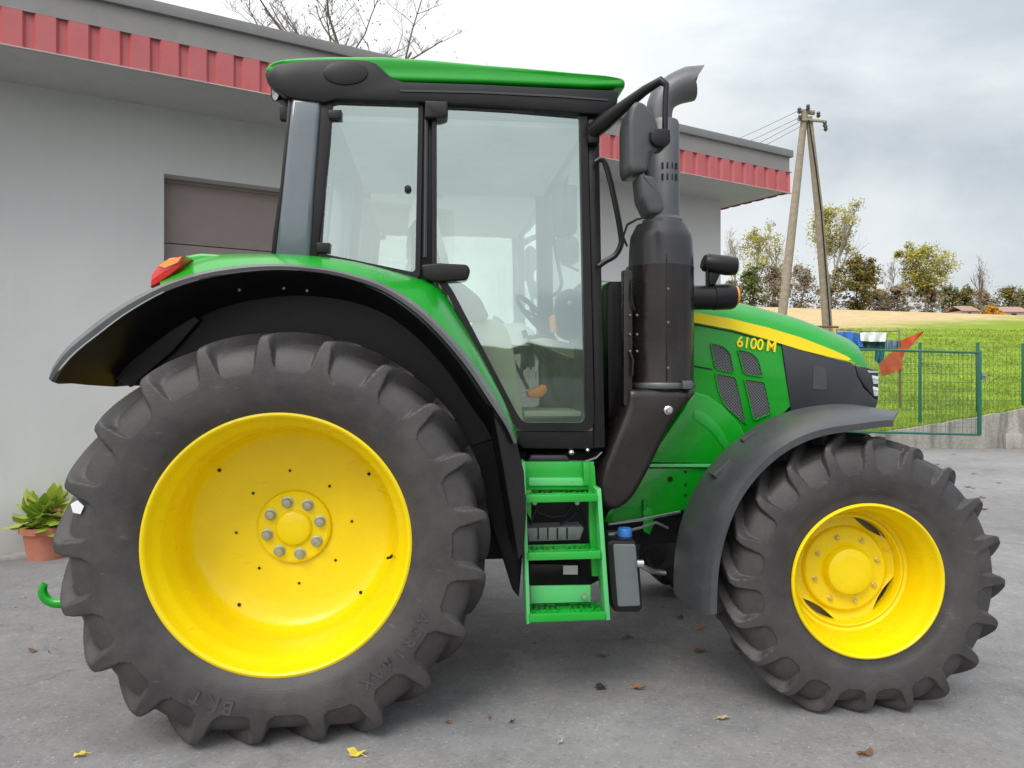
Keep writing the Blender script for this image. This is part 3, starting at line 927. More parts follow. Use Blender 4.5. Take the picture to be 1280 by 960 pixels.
# ---------------------------------------------------------------- exhaust stack
EV = -.62
def vprof(cx, lst, v=EV):
    """(half width px, py) -> lathe profile around a vertical axis at pixel column cx"""
    c = T(cx, 400, v)
    wp = c.x*ST + v*CT + ORG.y
    k = wp / F
    return (c.x, v, 0), [(max(h*k, 1e-5), EYE + (HY - y)*k) for h, y in lst]
c, pr = vprof(826, [(38, 488), (41, 484), (41, 478), (40, 474), (40.5, 420), (40.5, 335), (39.5, 334)])
m = MB(); m.lathe(pr, 'z', c, 40)
can = m.build('exhaust_canister', EXH, tractor, 35)
c3, pr3 = vprof(826, [(40.2, 338), (39.8, 322), (38.6, 302), (37.6, 296), (35, 291), (31.5, 284), (30.5, 282), (22, 281)])
m = MB(); m.lathe(pr3, 'z', c3, 40); m.build('canister_cap', pbr('exhaust_cap', (.050, .048, .050), .34, metal=.4, var=.12, dust=.1, dustcol=(.15, .14, .14)), can, 28)
c2, pr2 = vprof(826, [(41.8, 485), (42.4, 484), (42.4, 479), (41.8, 478)])
m = MB(); m.lathe(pr2, 'z', c2, 40); q = T(858, 481, -.78)
m.box((q.x - .025, -.80, q.z - .02), (q.x + .025, -.76, q.z + .02), .005)
m.build('clamp_band', EXHG, can, 35)
m = MB()
for py in (361, 403, 460):
    q = T(835, py, -.78); m.lathe([(.0001, -.166), (.007, -.165), (.009, -.155)], c=(q.x, EV, q.z), n=10)
m.build_each('canister_bolt', DULL, can, 40)
# seam strip on the canister
m = MB(); a = T(834, 480, -.785); b = T(834, 295, -.77)
m.tube([(a.x, EV - .158, a.z), (a.x, EV - .158, T(834, 330, -.785).z), (a.x, EV - .146, T(834, 300, -.77).z)], .005, 6)
m.build('canister_seam', EXH, can, 40)
c, pr = vprof(828, [(25, 284), (25, 276), (21, 272), (21, 158), (19.5, 153), (15, 152)])
m = MB(); m.lathe(pr, 'z', c, 36)
pipe = m.build('exhaust_pipe', EXHG, tractor, 35)
m = MB()
for ry in (206, 220):
    for k in range(4):
        q = T(829 + k*6 - 1, ry + 1, EV - .08)
        ang = (k - .6) * .32
        m.box((q.x - .005, EV - .0865 - .0 + abs(ang)*.012, q.z - .016), (q.x + .005, EV - .07, q.z + .016), .002)
m.build_each('heat_slot', DARK, pipe, 40)
# curved outlet
cx = T(828, 155, EV)
pth = catmull([(824, 165), (824, 140), (829, 124), (843, 112), (868, 103)], 14)
rp = np.interp(np.linspace(0, 1, 14), [0, .35, 1], [.062, .066, .088])
pts = [T(a, b, EV) for a, b in pth]
m = MB(); m.tube(pts, list(rp), 28, cap=False)
# slant the mouth
nv = 28
for k in range(nv):
    vtx = m.v[13*nv + k]
    vtx.x += (vtx.z - pts[-1].z) * 1.05 - .012
inner = MB(); inner.tube(pts[4:], [r - .006 for r in rp[4:]], 28, cap=False)
for k in range(nv):
    vtx = inner.v[9*nv + k]; vtx.x += (vtx.z - pts[-1].z) * 1.05 - .012
ot = m.build('exhaust_outlet', EXHG, pipe, 40)
inner.build('outlet_bore', DARK, ot, 40)
# lower duct
m = MB()
m.prism(uw(catmull([(787, 487), (866, 487), (867, 497), (852, 514), (838, 535), (820, 572), (803, 605), (790, 625), (772, 638), (758, 636), (748, 622), (750, 596), (764, 560), (783, 512), (787, 487)], 46)[:-1].tolist(), -.78), -.78, -.50, .035, seg=4)
m.build('exhaust_shroud', EXH, tractor, 50)
m = MB(); q = T(836, 513, -.79)
m.lathe([(.0001, -.80), (.012, -.80), (.014, -.79), (.022, -.785), (.023, -.776)], c=(q.x, 0, q.z), n=14)
m.build('shroud_bolt', STEEL, tractor, 40)
# box and pipes beside the canister
m = MB(); m.prism(uw([(757, 364), (762, 352), (785, 352), (788, 520), (760, 540)], -.50), -.52, -.2, .01)
m.build('filter_box', BLACK, tractor, 40)
m = MB(); m.tube([T(784, 500, -.66), T(783, 470, -.70), T(782, 400, -.72), T(783, 345, -.72), T(786, 335, -.70)], .012, 8)
m.tube([T(806, 272, -.68), T(796, 274, -.68), T(784, 281, -.68), T(779, 296, -.68), T(784, 308, -.68)], .006, 6)
m.tube([T(789, 350, -.76), T(789, 370, -.77), T(793, 388, -.77)], .005, 6)
m.tube([T(790, 470, -.77), T(791, 450, -.77), T(787, 440, -.76)], .008, 6)
m.build('hose', BLACK, tractor, 40)
m = MB()
for py in (394, 418, 439):
    for px in (788, 797):
        q = T(px, py, -.77); m.lathe([(.0001, -.012), (.006, -.010), (.007, 0)], c=(q.x, -.757, q.z), n=8)
m.build_each('bracket_bolt', DULL, tractor, 40)
m = MB(); m.prism(uw([(779, 338), (790, 338), (790, 500), (783, 510), (779, 505)], -.745), -.755, -.70, .004)
m.build('canister_bracket', EXH, tractor, 40)
# horizontal indicator arm with lamps
ax = [T(862, 372, -.62), T(893, 371, -.62)]
m = MB(); m.tube([T(860, 372, -.60), T(893, 372, -.60)], .062, 20)
m.build('lamp_arm', BLACK, tractor, 40)
m = MB(); m.tube([T(889, 371.5, -.60), T(891, 371.5, -.60), T(912, 371, -.60), T(917, 371, -.60)], [.058, .066, .066, .060], 22)
il = m.build('indicator_light', BLACK, tractor, 40)
m = MB(); m.tube([T(915, 370, -.60), T(920, 370, -.60), T(923, 370, -.60)], [.056, .052, .03], 20)
m.build('lens', LENSO, il, 40)
m = MB(); m.tube([T(879, 327, -.62), T(882, 328, -.62), T(908, 332, -.62), T(919, 333, -.62)], [.036, .047, .050, .046], 20)
m.prism(uw([(884, 339), (899, 341), (892, 356), (884, 357)], -.60), -.63, -.57, .004)
m.tube([T(884, 338, -.64), T(883, 350, -.65), T(889, 356, -.63)], .004, 6)
wl = m.build('work_light', BLACK, tractor, 40)
m = MB(); m.tube([T(918, 333, -.62), T(920.5, 333, -.62)], [.044, .04], 20)
m.build('lens', LENSW, wl, 40)

# ---------------------------------------------------------------- hood
HV = -.40
top_px = [(745, 352), (800, 357), (868, 369), (922, 380.5), (980, 396), (1015, 409), (1052, 422), (1078, 436), (1090, 447), (1099, 459)]
cre_px = [(745, 366), (800, 377), (868, 389), (915, 397), (960, 408), (1000, 420), (1040, 435), (1063, 447), (1085, 456), (1098, 464)]
TP = [T(a, b, -.05) for a, b in top_px]; CP = [T(a, b, HV) for a, b in cre_px]
uu = np.linspace(CP[0].x, CP[-1].x, 40)
zt = np.interp(uu, [p.x for p in TP], [p.z for p in TP]); zc = np.interp(uu, [p.x for p in CP], [p.z for p in CP])
rows = []
for i, u in enumerate(uu):
    e = max(0.0, (u - (uu[-1] - .30)) / .30)
    k = 1 - .25 * e * e
    zt_ = max(zt[i], zc[i] + .004)
    h = zt_ - zc[i]
    r = []
    for y, fz in ((-.405, -.03/max(h, .01)*.3), (-.40, 0), (-.385, .18), (-.35, .42), (-.27, .74), (-.17, .93), (-.06, 1.0)):
        r.append((u, y * k, zc[i] + h * fz))
    r = r + [(a, -b, c_) for a, b, c_ in r[::-1]]
    rows.append(r)
m = MB(); v, f = loft(rows); m.add(v, f)
hood = m.build('hood', GREEN, tractor, 50)
for s in (1, -1):
    g = lambda v: v * s
    m = MB()
    m.prism(uw([(745, 366), (800, 377), (868, 389), (915, 397), (960, 408), (1000, 420), (1000, 434), (976, 428), (982, 470), (988, 508), (966, 530), (946, 560), (900, 560), (870, 492), (820, 492), (745, 492)], HV), g(HV), g(HV + .04), .004)
    hs = m.build('hood_side', GREEN, tractor, 40)
    m = MB()
    st_px = [(868, 390.5), (915, 398.5), (960, 409.5), (1000, 421.5), (1040, 437), (1058, 445), (1064, 449), (1060, 451), (1040, 447), (1000, 437), (960, 424.5), (915, 412), (868, 403), (800, 390), (800, 378)]
    m.prism(uw(st_px, HV - .004), g(HV - .005), g(HV + .01))
    m.build('yellow_stripe', YTXT, hs, 40)
    m = MB()
    m.prism(uw([(868, 404.5), (915, 413.5), (960, 426), (976, 430.5), (976, 432), (960, 427.5), (915, 415), (868, 406)], HV - .003), g(HV - .004), g(HV))
    m.prism(uw([(868, 457), (890, 461), (890, 462.5), (868, 458.5)], HV - .003), g(HV - .004), g(HV))
    m.build('hood_gap', DARK, hs, 40)
    for poly in ([(888, 429), (903, 433), (912, 441), (917, 466), (894, 461)], [(922, 437), (938, 441), (947, 449), (953, 471), (930, 467)],
                 [(894, 467), (919, 472), (932, 529), (928, 527), (905, 506), (898, 488)], [(930, 474), (955, 478), (963, 516), (942, 525)]):
        m = MB(); pts = uw(roundpoly(poly, 4), HV - .003)
        m.prism(pts, g(HV - .004), g(HV - .001))
        m.build('vent_grille', GRILLE, hs, 40)
        m = MB(); cxy = (sum(a for a, _ in poly)/len(poly), sum(b for _, b in poly)/len(poly))
        big = [(cxy[0] + (a-cxy[0])*1.07, cxy[1] + (b-cxy[1])*1.05) for a, b in poly]
        m.ring(uw(roundpoly(big, 4), HV - .003), uw(roundpoly(poly, 4), HV - .003), g(HV - .010), g(HV))
        m.build('vent_trim', GREEN, hs, 40)
    m = MB()
    gp = [(977, 429), (1000, 435.5), (1040, 448), (1064, 453), (1069, 458), (1072, 470), (1080, 485), (1092, 497), (1098, 501), (1094, 512), (1040, 522), (990, 524), (983, 470)]
    m.prism(uw(gp, HV - .002), g(HV - .003), g(HV + .05), .006)
    hp = m.build('hood_panel', HOODB, tractor, 40)
    m = MB(); m.prism(uw([(1016, 456), (1033, 460), (1033, 487), (1016, 486)], HV - .004), g(HV - .006), g(HV))
    m.build('panel_insert', pbr('panel_insert_grey', (.075, .075, .085), .2, coat=.5) if s > 0 else MATS['panel_insert_grey'], hp, 40)
    # headlight in the nose corner
    m = MB(); m.prism(uw([(1070, 457), (1085, 459), (1099, 464), (1099, 500), (1093, 497), (1081, 483), (1073, 470)], HV), g(HV + .002), g(HV + .10), .01)
    hd = m.build('headlight', HOODB, tractor, 40)
    m = MB()
    for a, b, c_, d in ((1084, 463, 1098, 466), (1090, 469, 1098, 480), (1091, 483, 1098, 495)):
        m.prism(uw([(a, b), (c_, b + 1.5), (c_, d), (a + 2, d)], HV - .002), g(HV - .003), g(HV + .05), .002)
    m.build_each('lens', LENSW, hd, 40)
# nose plate closing the front
nu = T(1099, 480, HV).x
m = MB(); m.box((nu - .10, -.34, T(1099, 508, HV).z), (nu - .01, .34, T(1099, 466, HV).z), .02)
m.build('front_grille', GRILLE, tractor, 40)
# lower shrouds of the engine
for s in (1, -1):
    g = lambda v: v * s
    m = MB()
    m.prism(uw([(852, 514), (868, 489), (885, 494), (905, 508), (925, 530), (938, 556), (925, 580), (805, 578.5), (820, 560)], -.46), g(-.462), g(-.36), .012, seg=3)
    es = m.build('engine_cover', GREEN, tractor, 40)
    m = MB(); m.prism(uw([(868, 512), (880, 515), (900, 534), (912, 556), (906, 562), (890, 540), (866, 522)], -.463), g(-.4665), g(-.46), .001)
    m.build('cover_crease', STEPL, es, 40)
    m = MB(); m.prism(uw([(800, 580), (930, 580), (930, 584), (798, 584)], -.47), g(-.475), g(-.38), .003)
    m.build('cover_rail', LGREEN, es, 40)
    m = MB()
    m.prism(uw([(797, 585), (900, 585), (880, 610), (868, 634), (840, 642), (770, 653), (755, 653), (760, 640), (780, 620)], -.45), g(-.452), g(-.36), .008)
    fr = m.build('side_frame', GREEN, tractor, 40)
    m = MB()
    for px, py in ((838, 599), (857, 590), (857, 606), (857, 619)):
        q = T(px, py, -.455); r = .015 if px == 838 else .008
        m.lathe([(.0001, g(-.4535)), (r, g(-.4535)), (r, g(-.452))], c=(q.x, 0, q.z), n=12)
    m.build_each('frame_hole', DARK, fr, 40)
    m = MB(); m.prism(uw([(804, 634), (816, 636), (817, 656), (812, 668), (804, 664)], -.47), g(-.475), g(-.44), .004)
    q = T(806, 630, -.47); m.tube([(q.x, g(-.47), q.z - .03), (q.x, g(-.47), q.z + .02)], .012, 8)
    m.build('frame_lug', GREEN, fr, 40)

# model number on the hood
a = T(919.5, 433, HV); b = T(968, 440, HV)
tm = text_mesh('6100 M', .090, .0015)
wd = max(v.co.x for v in tm.vertices) - min(v.co.x for v in tm.vertices)
ln = math.hypot(b.x - a.x, b.z - a.z)
slope = math.atan2(b.z - a.z, b.x - a.x)
tm.transform(Matrix.Translation((a.x, HV - .005, a.z)) @ Matrix.Rotation(-slope, 4, 'Y') @ Matrix.Rotation(rad(90), 4, 'X') @ Matrix.Diagonal((ln/wd, .92, 1, 1)))
finish('model_number', tm, YTXT, tractor)

# ---------------------------------------------------------------- front fenders
near_px = [(888, 769), (888.5, 740), (890, 715), (894, 690), (902, 660), (914, 630), (930, 604), (950, 581), (975, 560), (1005, 544), (1035, 535), (1070, 530), (1100, 526), (1117, 525)]
far_px = [(842, 741), (842, 715), (844, 690), (849, 660), (858, 632), (871, 605), (887, 582), (906, 562), (930, 542), (958, 525), (990, 513), (1030, 506), (1070, 506), (1123, 516)]
def front_fender(s):
    n = 44
    A = [T(a, b, -1.08) for a, b in catmull(near_px, n)]
    B = [T(a, b, -.66) for a, b in catmull(far_px, n)]
    rows = []
    cen = Vector((2.60, 0, .62))
    def off(p, k):
        d = Vector((p.x - cen.x, 0, p.z - cen.z)).normalized()
        return p + d * k
    def S(p): return (p.x, p.y * s, p.z)
    rows.append([S(off(p, -.03)) for p in A])
    for t, k in ((0, 0), (.06, .012), (.14, .018), (.17, .012), (.22, .016), (.5, .022), (.8, .014), (1, 0)):
        rows.append([S(off(A[i].lerp(B[i], t), k)) for i in range(n)])
    rows.append([S(off(p, -.02)) for p in B])
    for t in (.9, .5, .1):
        rows.append([S(off(A[i].lerp(B[i], t), -.010)) for i in range(n)])
    rows.append([S(off(p, -.03)) for p in A])
    m = MB(); v, f = loft(rows); m.add(v, f)
    nr = len(rows)
    m.f.append(tuple(k*n for k in range(nr - 1))); m.mi.append(0)
    m.f.append(tuple(k*n + n - 1 for k in range(nr - 2, -1, -1))); m.mi.append(0)
    ff = m.build('front_fender', FEND, tractor, 35)
    m = MB()
    i = 22
    p = off(A[i-4].lerp(B[i-4], .62), .025)
    m.prism([(p.x - .05, p.z - .028), (p.x + .03, p.z + .045), (p.x + .05, p.z + .02), (p.x - .03, p.z - .05)], (p.y - .05)*s, (p.y + .03)*s, .004)
    p = off(A[i+1].lerp(B[i+1], .72), .022)
    m.prism([(p.x - .03, p.z - .012), (p.x + .03, p.z + .028), (p.x + .035, p.z + .014), (p.x - .02, p.z - .025)], (p.y - .02)*s, (p.y + .02)*s, .003)
    m.build_each('fender_bracket', FEND, ff, 40)
    m = MB()
    m.tube([Vector((2.45, -.55*s*-1*-1, .95)), Vector((2.45, -.85*s, 1.22))], .025, 8)
    m.tube([Vector((2.6, -.5*s, .85)), Vector((2.40, -.5*s, .95)), Vector((2.35, -.8*s, 1.15))], .025, 8)
    m.build('fender_stay', DARK, ff, 40)
front_fender(1); front_fender(-1)

# ---------------------------------------------------------------- chassis
m = MB()
m.box((.10, -.30, .55), (1.35, .30, 1.05), .03)
m.box((1.30, -.26, .60), (2.95, .26, 1.15), .03)
m.box((2.30, -.22, .48), (2.95, .22, .85), .03)
m.box((1.40, -.33, 1.00), (2.90, .33, 1.45), .03)
m.build('transmission', DARK, tractor, 40)
m = MB(); m.tube([(0, -.70, RZ), (0, .70, RZ)], .13, 20); m.box((-.25, -.33, .55), (.30, .33, 1.15), .05)
m.build('rear_axle', DARK, tractor, 40)
m = MB(); m.tube([(2.6, -.68, FZ), (2.6, -.35, FZ + .03), (2.6, 0, FZ + .05), (2.6, .35, FZ + .03), (2.6, .68, FZ)], [.10, .075, .14, .075, .10], 16)
m.tube([(2.32, -.6, FZ + .02), (2.36, .6, FZ + .02)], .022, 8)
m.build('front_axle', DARK, tractor, 40)
m = MB()
m.prism(uw([(640, 562), (750, 562), (755, 600), (745, 660), (760, 720), (720, 742), (668, 742), (655, 690), (640, 640)], -.60), -.62, -.30, .03)
m.build('fuel_tank', DARK, tractor, 40)
m = MB()
m.prism(uw([(560, 500), (600, 520), (645, 545), (652, 700), (648, 745), (640, 735), (610, 640), (580, 600)], -.52), -.55, -.45, .01)
m.prism(uw([(610, 640), (640, 640), (645, 680), (640, 700), (632, 690)], -.45), -.47, -.35, .01)
m.build('link_bracket', DARK, tractor, 40)
# battery box and small pieces behind the steps
m = MB(); m.prism(uw([(658, 659), (727, 657), (729, 660), (724, 674), (660, 676)], -.74), -.76, -.64, .006)
m2 = m.build('battery_box', SILV, tractor, 40)
m = MB()
for px in (672, 684, 696, 708):
    m.prism(uw([(px, 660), (px + 1.6, 660), (px + 1.6, 674), (px, 674)], -.762), -.765, -.755)
m.build_each('box_rib', DARK, m2, 40)
m = MB(); m.prism(uw([(662, 704), (724, 704), (724, 731), (662, 731)], -.66), -.68, -.60, .006)
fb = m.build('control_box', BLACK, tractor, 40)
m = MB(); m.prism(uw([(704, 707), (722, 707), (722, 718), (704, 718)], -.682), -.684, -.678)
m.build('label_plate', WHITE, fb, 40)
m = MB()
for pts in ([(668, 628), (672, 640), (690, 646), (706, 644), (716, 630)], [(718, 628), (728, 645), (738, 662)], [(672, 632), (666, 645), (664, 655)], [(700, 655), (712, 648), (720, 640)]):
    m.tube([T(a, b, -.72) for a, b in pts], .007, 6)
m.build_each('cable', BLACK, tractor, 40)
m = MB(); q = T(713, 565, -.74); m.lathe([(.0001, -.78), (.012, -.775), (.014, -.755)], c=(q.x, 0, q.z), n=10)
q = T(733, 562, -.74); m.lathe([(.0001, -.78), (.008, -.775), (.009, -.755)], c=(q.x, 0, q.z), n=10)
m.tube([T(700, 576, -.72), T(730, 577, -.72), T(745, 572, -.72), T(752, 565, -.72)], .006, 6)
m.build('sill_bolt', STEEL, tractor, 40)
m = MB(); m.prism(uw([(664, 569), (708, 569), (713, 577), (660, 577)], -.74), -.745, -.60, .006)
m.build('sill_pad', HOODB, tractor, 40)

# ---------------------------------------------------------------- steps
SV = -.93
m = MB()
m.prism(uw([(652, 578), (656.5, 577), (663, 779), (658.5, 781)], SV), SV, SV + .10, .003)
m.prism(uw([(746, 612), (751.5, 611), (763, 775), (757.5, 776)], SV), SV, SV + .10, .003)
ladder = m.build('step_ladder', LGREEN, tractor, 40)
m = MB()
m.prism(uw([(656, 577), (742, 577), (744, 612), (656, 612)], -.84), -.845, -.83, .002)
m.prism(uw([(728, 577), (735, 577), (737, 606), (729, 606)], -.85), -.87, -.845, .002)
m.prism(uw([(735, 578), (743, 582), (748, 660), (755, 720), (740, 720), (736, 650)], -.84), -.846, -.82, .003)
m.prism(uw([(656, 612), (664, 612), (664, 650), (656, 636)], -.84), -.846, -.82, .003)
m.build('step_back', STEPL, ladder, 40)
m = MB(); m.prism(uw([(661, 597), (728, 597), (730, 607), (661, 607)], -.85), -.856, -.846, .002)
m.prism(uw([(663, 732), (738, 731), (738, 752), (664, 754)], -.84), -.846, -.835, .002)
m.build_each('step_plate', LGREEN, ladder, 40)
for (xa, xb, yt, yb) in ((657, 747, 612, 628), (660, 751, 683, 700), (662, 757, 758, 777)):
    A = T(xa, yt, -.80); Bq = T(xb, yt, -.80)
    fA = T(xa, yb - 6, SV - .012); fB = T(xb, yb - 6, SV - .012)
    z = fA.z
    m = MB()
    # front lip
    m.box((fA.x, SV - .016, T(xa, yb, SV).z), (fB.x, SV + .006, z + .012), .006)
    m.box((fA.x, -.80, z - .022), (fB.x, -.785, z + .010), .003)
    nb = 13
    for k in range(nb):
        x = fA.x + (fB.x - fA.x) * (k + .5) / nb
        m.box((x - .006, SV, z - .012), (x + .006, -.79, z + .004 + (.004 if k % 2 else 0)), .0015)
    xm = (fA.x + fB.x) / 2
    m.box((fA.x + .01, SV + .045, z - .010), (fB.x - .01, SV + .055, z + .008), .001)
    m.box((xm - .02, SV, z - .012), (xm + .02, -.79, z + .006), .002)
    m.build('step_tread', STEPL, ladder, 40)
m = MB()
for px, py in ((668, 628), (721, 628)):
    q = T(px, py, -.87); m.lathe([(.0001, -.885), (.010, -.884), (.012, -.872), (.012, -.83)], c=(q.x, 0, q.z), n=10)
q = T(729, 744, -.84); m.lathe([(.0001, -.875), (.011, -.874), (.013, -.858), (.013, -.84)], c=(q.x, 0, q.z), n=10)
for px, py in ((671, 603), (715, 602)):
    q = T(px, py, -.857); m.lathe([(.0001, -.858), (.004, -.858), (.004, -.850)], c=(q.x, 0, q.z), n=8)
m.build_each('step_bolt', BOLT, ladder, 40)

# additive tank with blue cap
m = MB(); m.prism(uw(roundpoly([(758, 679), (764, 675), (795, 676), (799, 690), (804, 760), (800, 766), (768, 766), (764, 750)], 4), -.86), -.86, -.62, .014)
at = m.build('additive_tank', BLACK, tractor, 40)
m = MB(); m.prism(uw(roundpoly([(766, 680), (794, 680), (800, 757), (772, 758)], 3), -.862), -.868, -.858, .003)
m.build('tank_face', BOXG, at, 40)
c, pr = vprof(781, [(0.01, 660), (8, 660), (9, 662), (9, 670), (6, 671), (6, 676)], -.76)
m = MB(); m.lathe(pr, 'z', c, 20); m.build('tank_cap', BLUE, at, 40)
m = MB(); q = T(797, 703, -.86)
m.tube([(q.x - .01, -.88, q.z), (q.x + .02, -.88, q.z)], .018, 12)
m.tube([T(760, 668, -.74), T(775, 666, -.74), T(800, 660, -.66), T(820, 653, -.58), T(835, 660, -.5)], .007, 6)
m.tube([T(760, 655, -.60), T(800, 650, -.58), T(850, 640, -.5)], .008, 6)
m.tube([T(800, 706, -.6), T(815, 714, -.58), T(830, 716, -.5)], .014, 8)
m.build('tank_pipe', STEEL, at, 40)

# ---------------------------------------------------------------- rear linkage with hook
m = MB()
hk = catmull([(56, 730), (53, 737), (55, 745), (61, 751), (70, 754), (84, 753), (98, 748)], 16)
m.tube([T(a, b, -.45) for a, b in hk], list(np.interp(np.linspace(0, 1, 16), [0, .2, 1], [.016, .023, .024])), 10, flat=.8)
ll = m.build('link_hook', GREEN, tractor, 40)
h0 = T(98, 748, -.45)
m = MB(); m.tube([h0, Vector((-.35, -.40, .52)), Vector((0, -.34, .55))], .03, 8)
m.tube([Vector((h0.x, .45, h0.z)), Vector((-.35, .40, .52)), Vector((0, .34, .55))], .03, 8)
m.tube([Vector((-.45, -.42, .55)), Vector((-.3, -.36, 1.15))], .018, 8)
m.box((-.50, -.06, .38), (.2, .06, .46), .01)
m.build('lower_link', DARK, tractor, 40)

# ------------------------------------------------------------------ ground and field
def asphalt_mat():
    m, nt, out = newmat('asphalt')
    L = nt.links.new
    b = N(nt, 'ShaderNodeBsdfPrincipled')
    tc = N(nt, 'ShaderNodeTexCoord')
    def noise(sc, det=6, rough=.6):
        n = N(nt, 'ShaderNodeTexNoise'); n.inputs['Scale'].default_value = sc; n.inputs['Detail'].default_value = det; n.inputs['Roughness'].default_value = rough
        L(tc.outputs['Object'], n.inputs['Vector']); return n
    big = noise(.45, 5, .65); mid = noise(6, 6, .7); fine = noise(160, 3, .7); grit = noise(420, 2, .6)
    r = ramp(nt, big.outputs['Fac'], [(.3, (.215, .207, .206)), (.55, (.268, .259, .257)), (.75, (.315, .304, .299))])
    def mul(src, fac_out, lo, hi, a, c):
        mr = N(nt, 'ShaderNodeMapRange'); mr.inputs['From Min'].default_value = lo; mr.inputs['From Max'].default_value = hi
        mr.inputs['To Min'].default_value = a; mr.inputs['To Max'].default_value = c
        L(fac_out, mr.inputs['Value'])
        mx = N(nt, 'ShaderNodeMix', data_type='RGBA', blend_type='MULTIPLY'); mx.inputs['Factor'].default_value = 1
        L(src, mx.inputs['A']); L(mr.outputs['Result'], mx.inputs['B']); return mx.outputs['Result']
    c = mul(r.outputs[0], mid.outputs['Fac'], .3, .7, .84, 1.12)
    c = mul(c, fine.outputs['Fac'], .3, .7, .85, 1.13)
    # pale stone chips and dark pits
    vo = N(nt, 'ShaderNodeTexVoronoi'); vo.inputs['Scale'].default_value = 26; L(tc.outputs['Object'], vo.inputs['Vector'])
    lt = N(nt, 'ShaderNodeMath', operation='LESS_THAN'); lt.inputs[1].default_value = .085; L(vo.outputs['Distance'], lt.inputs[0])
    wn = N(nt, 'ShaderNodeSeparateColor'); L(vo.outputs['Color'], wn.inputs[0])
    gt = N(nt, 'ShaderNodeMath', operation='GREATER_THAN'); gt.inputs[1].default_value = .60; L(wn.outputs[0], gt.inputs[0])
    ml = N(nt, 'ShaderNodeMath', operation='MULTIPLY'); L(lt.outputs[0], ml.inputs[0]); L(gt.outputs[0], ml.inputs[1])
    mx = N(nt, 'ShaderNodeMix', data_type='RGBA'); L(ml.outputs[0], mx.inputs['Factor']); L(c, mx.inputs['A']); mx.inputs['B'].default_value = (.58, .57, .54, 1)
    # second layer of finer chips and dark pits
    vo2 = N(nt, 'ShaderNodeTexVoronoi'); vo2.inputs['Scale'].default_value = 75; L(tc.outputs['Object'], vo2.inputs['Vector'])
    sc2 = N(nt, 'ShaderNodeSeparateColor'); L(vo2.outputs['Color'], sc2.inputs[0])
    r3 = ramp(nt, sc2.outputs[0], [(.0, (.62, .62, .62)), (.12, (.95, .95, .95)), (.85, (1.02, 1.02, 1.02)), (1.0, (1.45, 1.43, 1.38))])
    m3 = N(nt, 'ShaderNodeMix', data_type='RGBA', blend_type='MULTIPLY'); m3.inputs['Factor'].default_value = .5
    L(mx.outputs['Result'], m3.inputs['A']); L(r3.outputs[0], m3.inputs['B']); mx = m3
    # hairline cracks
    dn = noise(1.1, 4); va = N(nt, 'ShaderNodeVectorMath', operation='MULTIPLY_ADD'); L(dn.outputs['Color'], va.inputs[0]); va.inputs[1].default_value = (.9, .9, 0); L(tc.outputs['Object'], va.inputs[2])
    vc = N(nt, 'ShaderNodeTexVoronoi', feature='DISTANCE_TO_EDGE'); vc.inputs['Scale'].default_value = .33; L(va.outputs[0], vc.inputs['Vector'])
    rc_ = ramp(nt, vc.outputs['Distance'], [(.0, (.55, .54, .53)), (.004, (.75, .74, .73)), (.009, (1, 1, 1))])
    m4 = N(nt, 'ShaderNodeMix', data_type='RGBA', blend_type='MULTIPLY'); m4.inputs['Factor'].default_value = .32
    L(mx.outputs['Result'], m4.inputs['A']); L(rc_.outputs[0], m4.inputs['B']); mx = m4
    # stains
    st = noise(1.3, 7, .75)
    c = mul(mx.outputs['Result'], st.outputs['Fac'], .56, .72, 1.0, .74)
    L(c, b.inputs['Base Color'])
    b.inputs['Roughness'].default_value = .82
    b.inputs['Specular IOR Level'].default_value = .3
    bp = N(nt, 'ShaderNodeBump'); bp.inputs['Strength'].default_value = .5; bp.inputs['Distance'].default_value = .004
    L(grit.outputs['Fac'], bp.inputs['Height'])
    bp2 = N(nt, 'ShaderNodeBump'); bp2.inputs['Strength'].default_value = .35; bp2.inputs['Distance'].default_value = .01
    L(fine.outputs['Fac'], bp2.inputs['Height']); L(bp.outputs[0], bp2.inputs['Normal'])
    L(bp2.outputs[0], b.inputs['Normal'])
    L(b.outputs[0], out.inputs[0])
    return m
ASPH = asphalt_mat()
yd = mesh_obj('asphalt_yard', [(-60, -12, 0), (60, -12, 0), (60, 15.25, 0), (-60, 15.25, 0)], [(0, 1, 2, 3)], ASPH)
props(yd, kind='structure')
gd = mesh_obj('ground', [(-3000, -3000, -.3), (3000, -3000, -.3), (3000, 3000, -.3), (-3000, 3000, -.3)], [(0, 1, 2, 3)], pbr('meadow', (.022, .034, .014), .9, var=.3, scale=.02))
props(gd, kind='structure')

# low wooded hills added unseen behind the viewer, for a dark horizon in reflections
hx = np.linspace(-math.pi*1.02, math.pi*.02, 120)
r0, r1 = [], []
rgh = np.random.RandomState(2)
hh = 9 + 3*np.sin(hx*5.1) + 2*np.sin(hx*13 + 1) + rgh.uniform(-1.0, 1.2, 120)
for a, h_ in zip(hx, hh):
    r0.append((190*math.cos(a), 190*math.sin(a), -.35)); r1.append((205*math.cos(a), 205*math.sin(a), h_))
v, f = loft([r0, r1])
ho = mesh_obj('reflection_hills', v, f, pbr('reflection_woods', (.045, .055, .028), .9, var=.4, scale=.15), smooth=60)
props(ho, kind='structure')

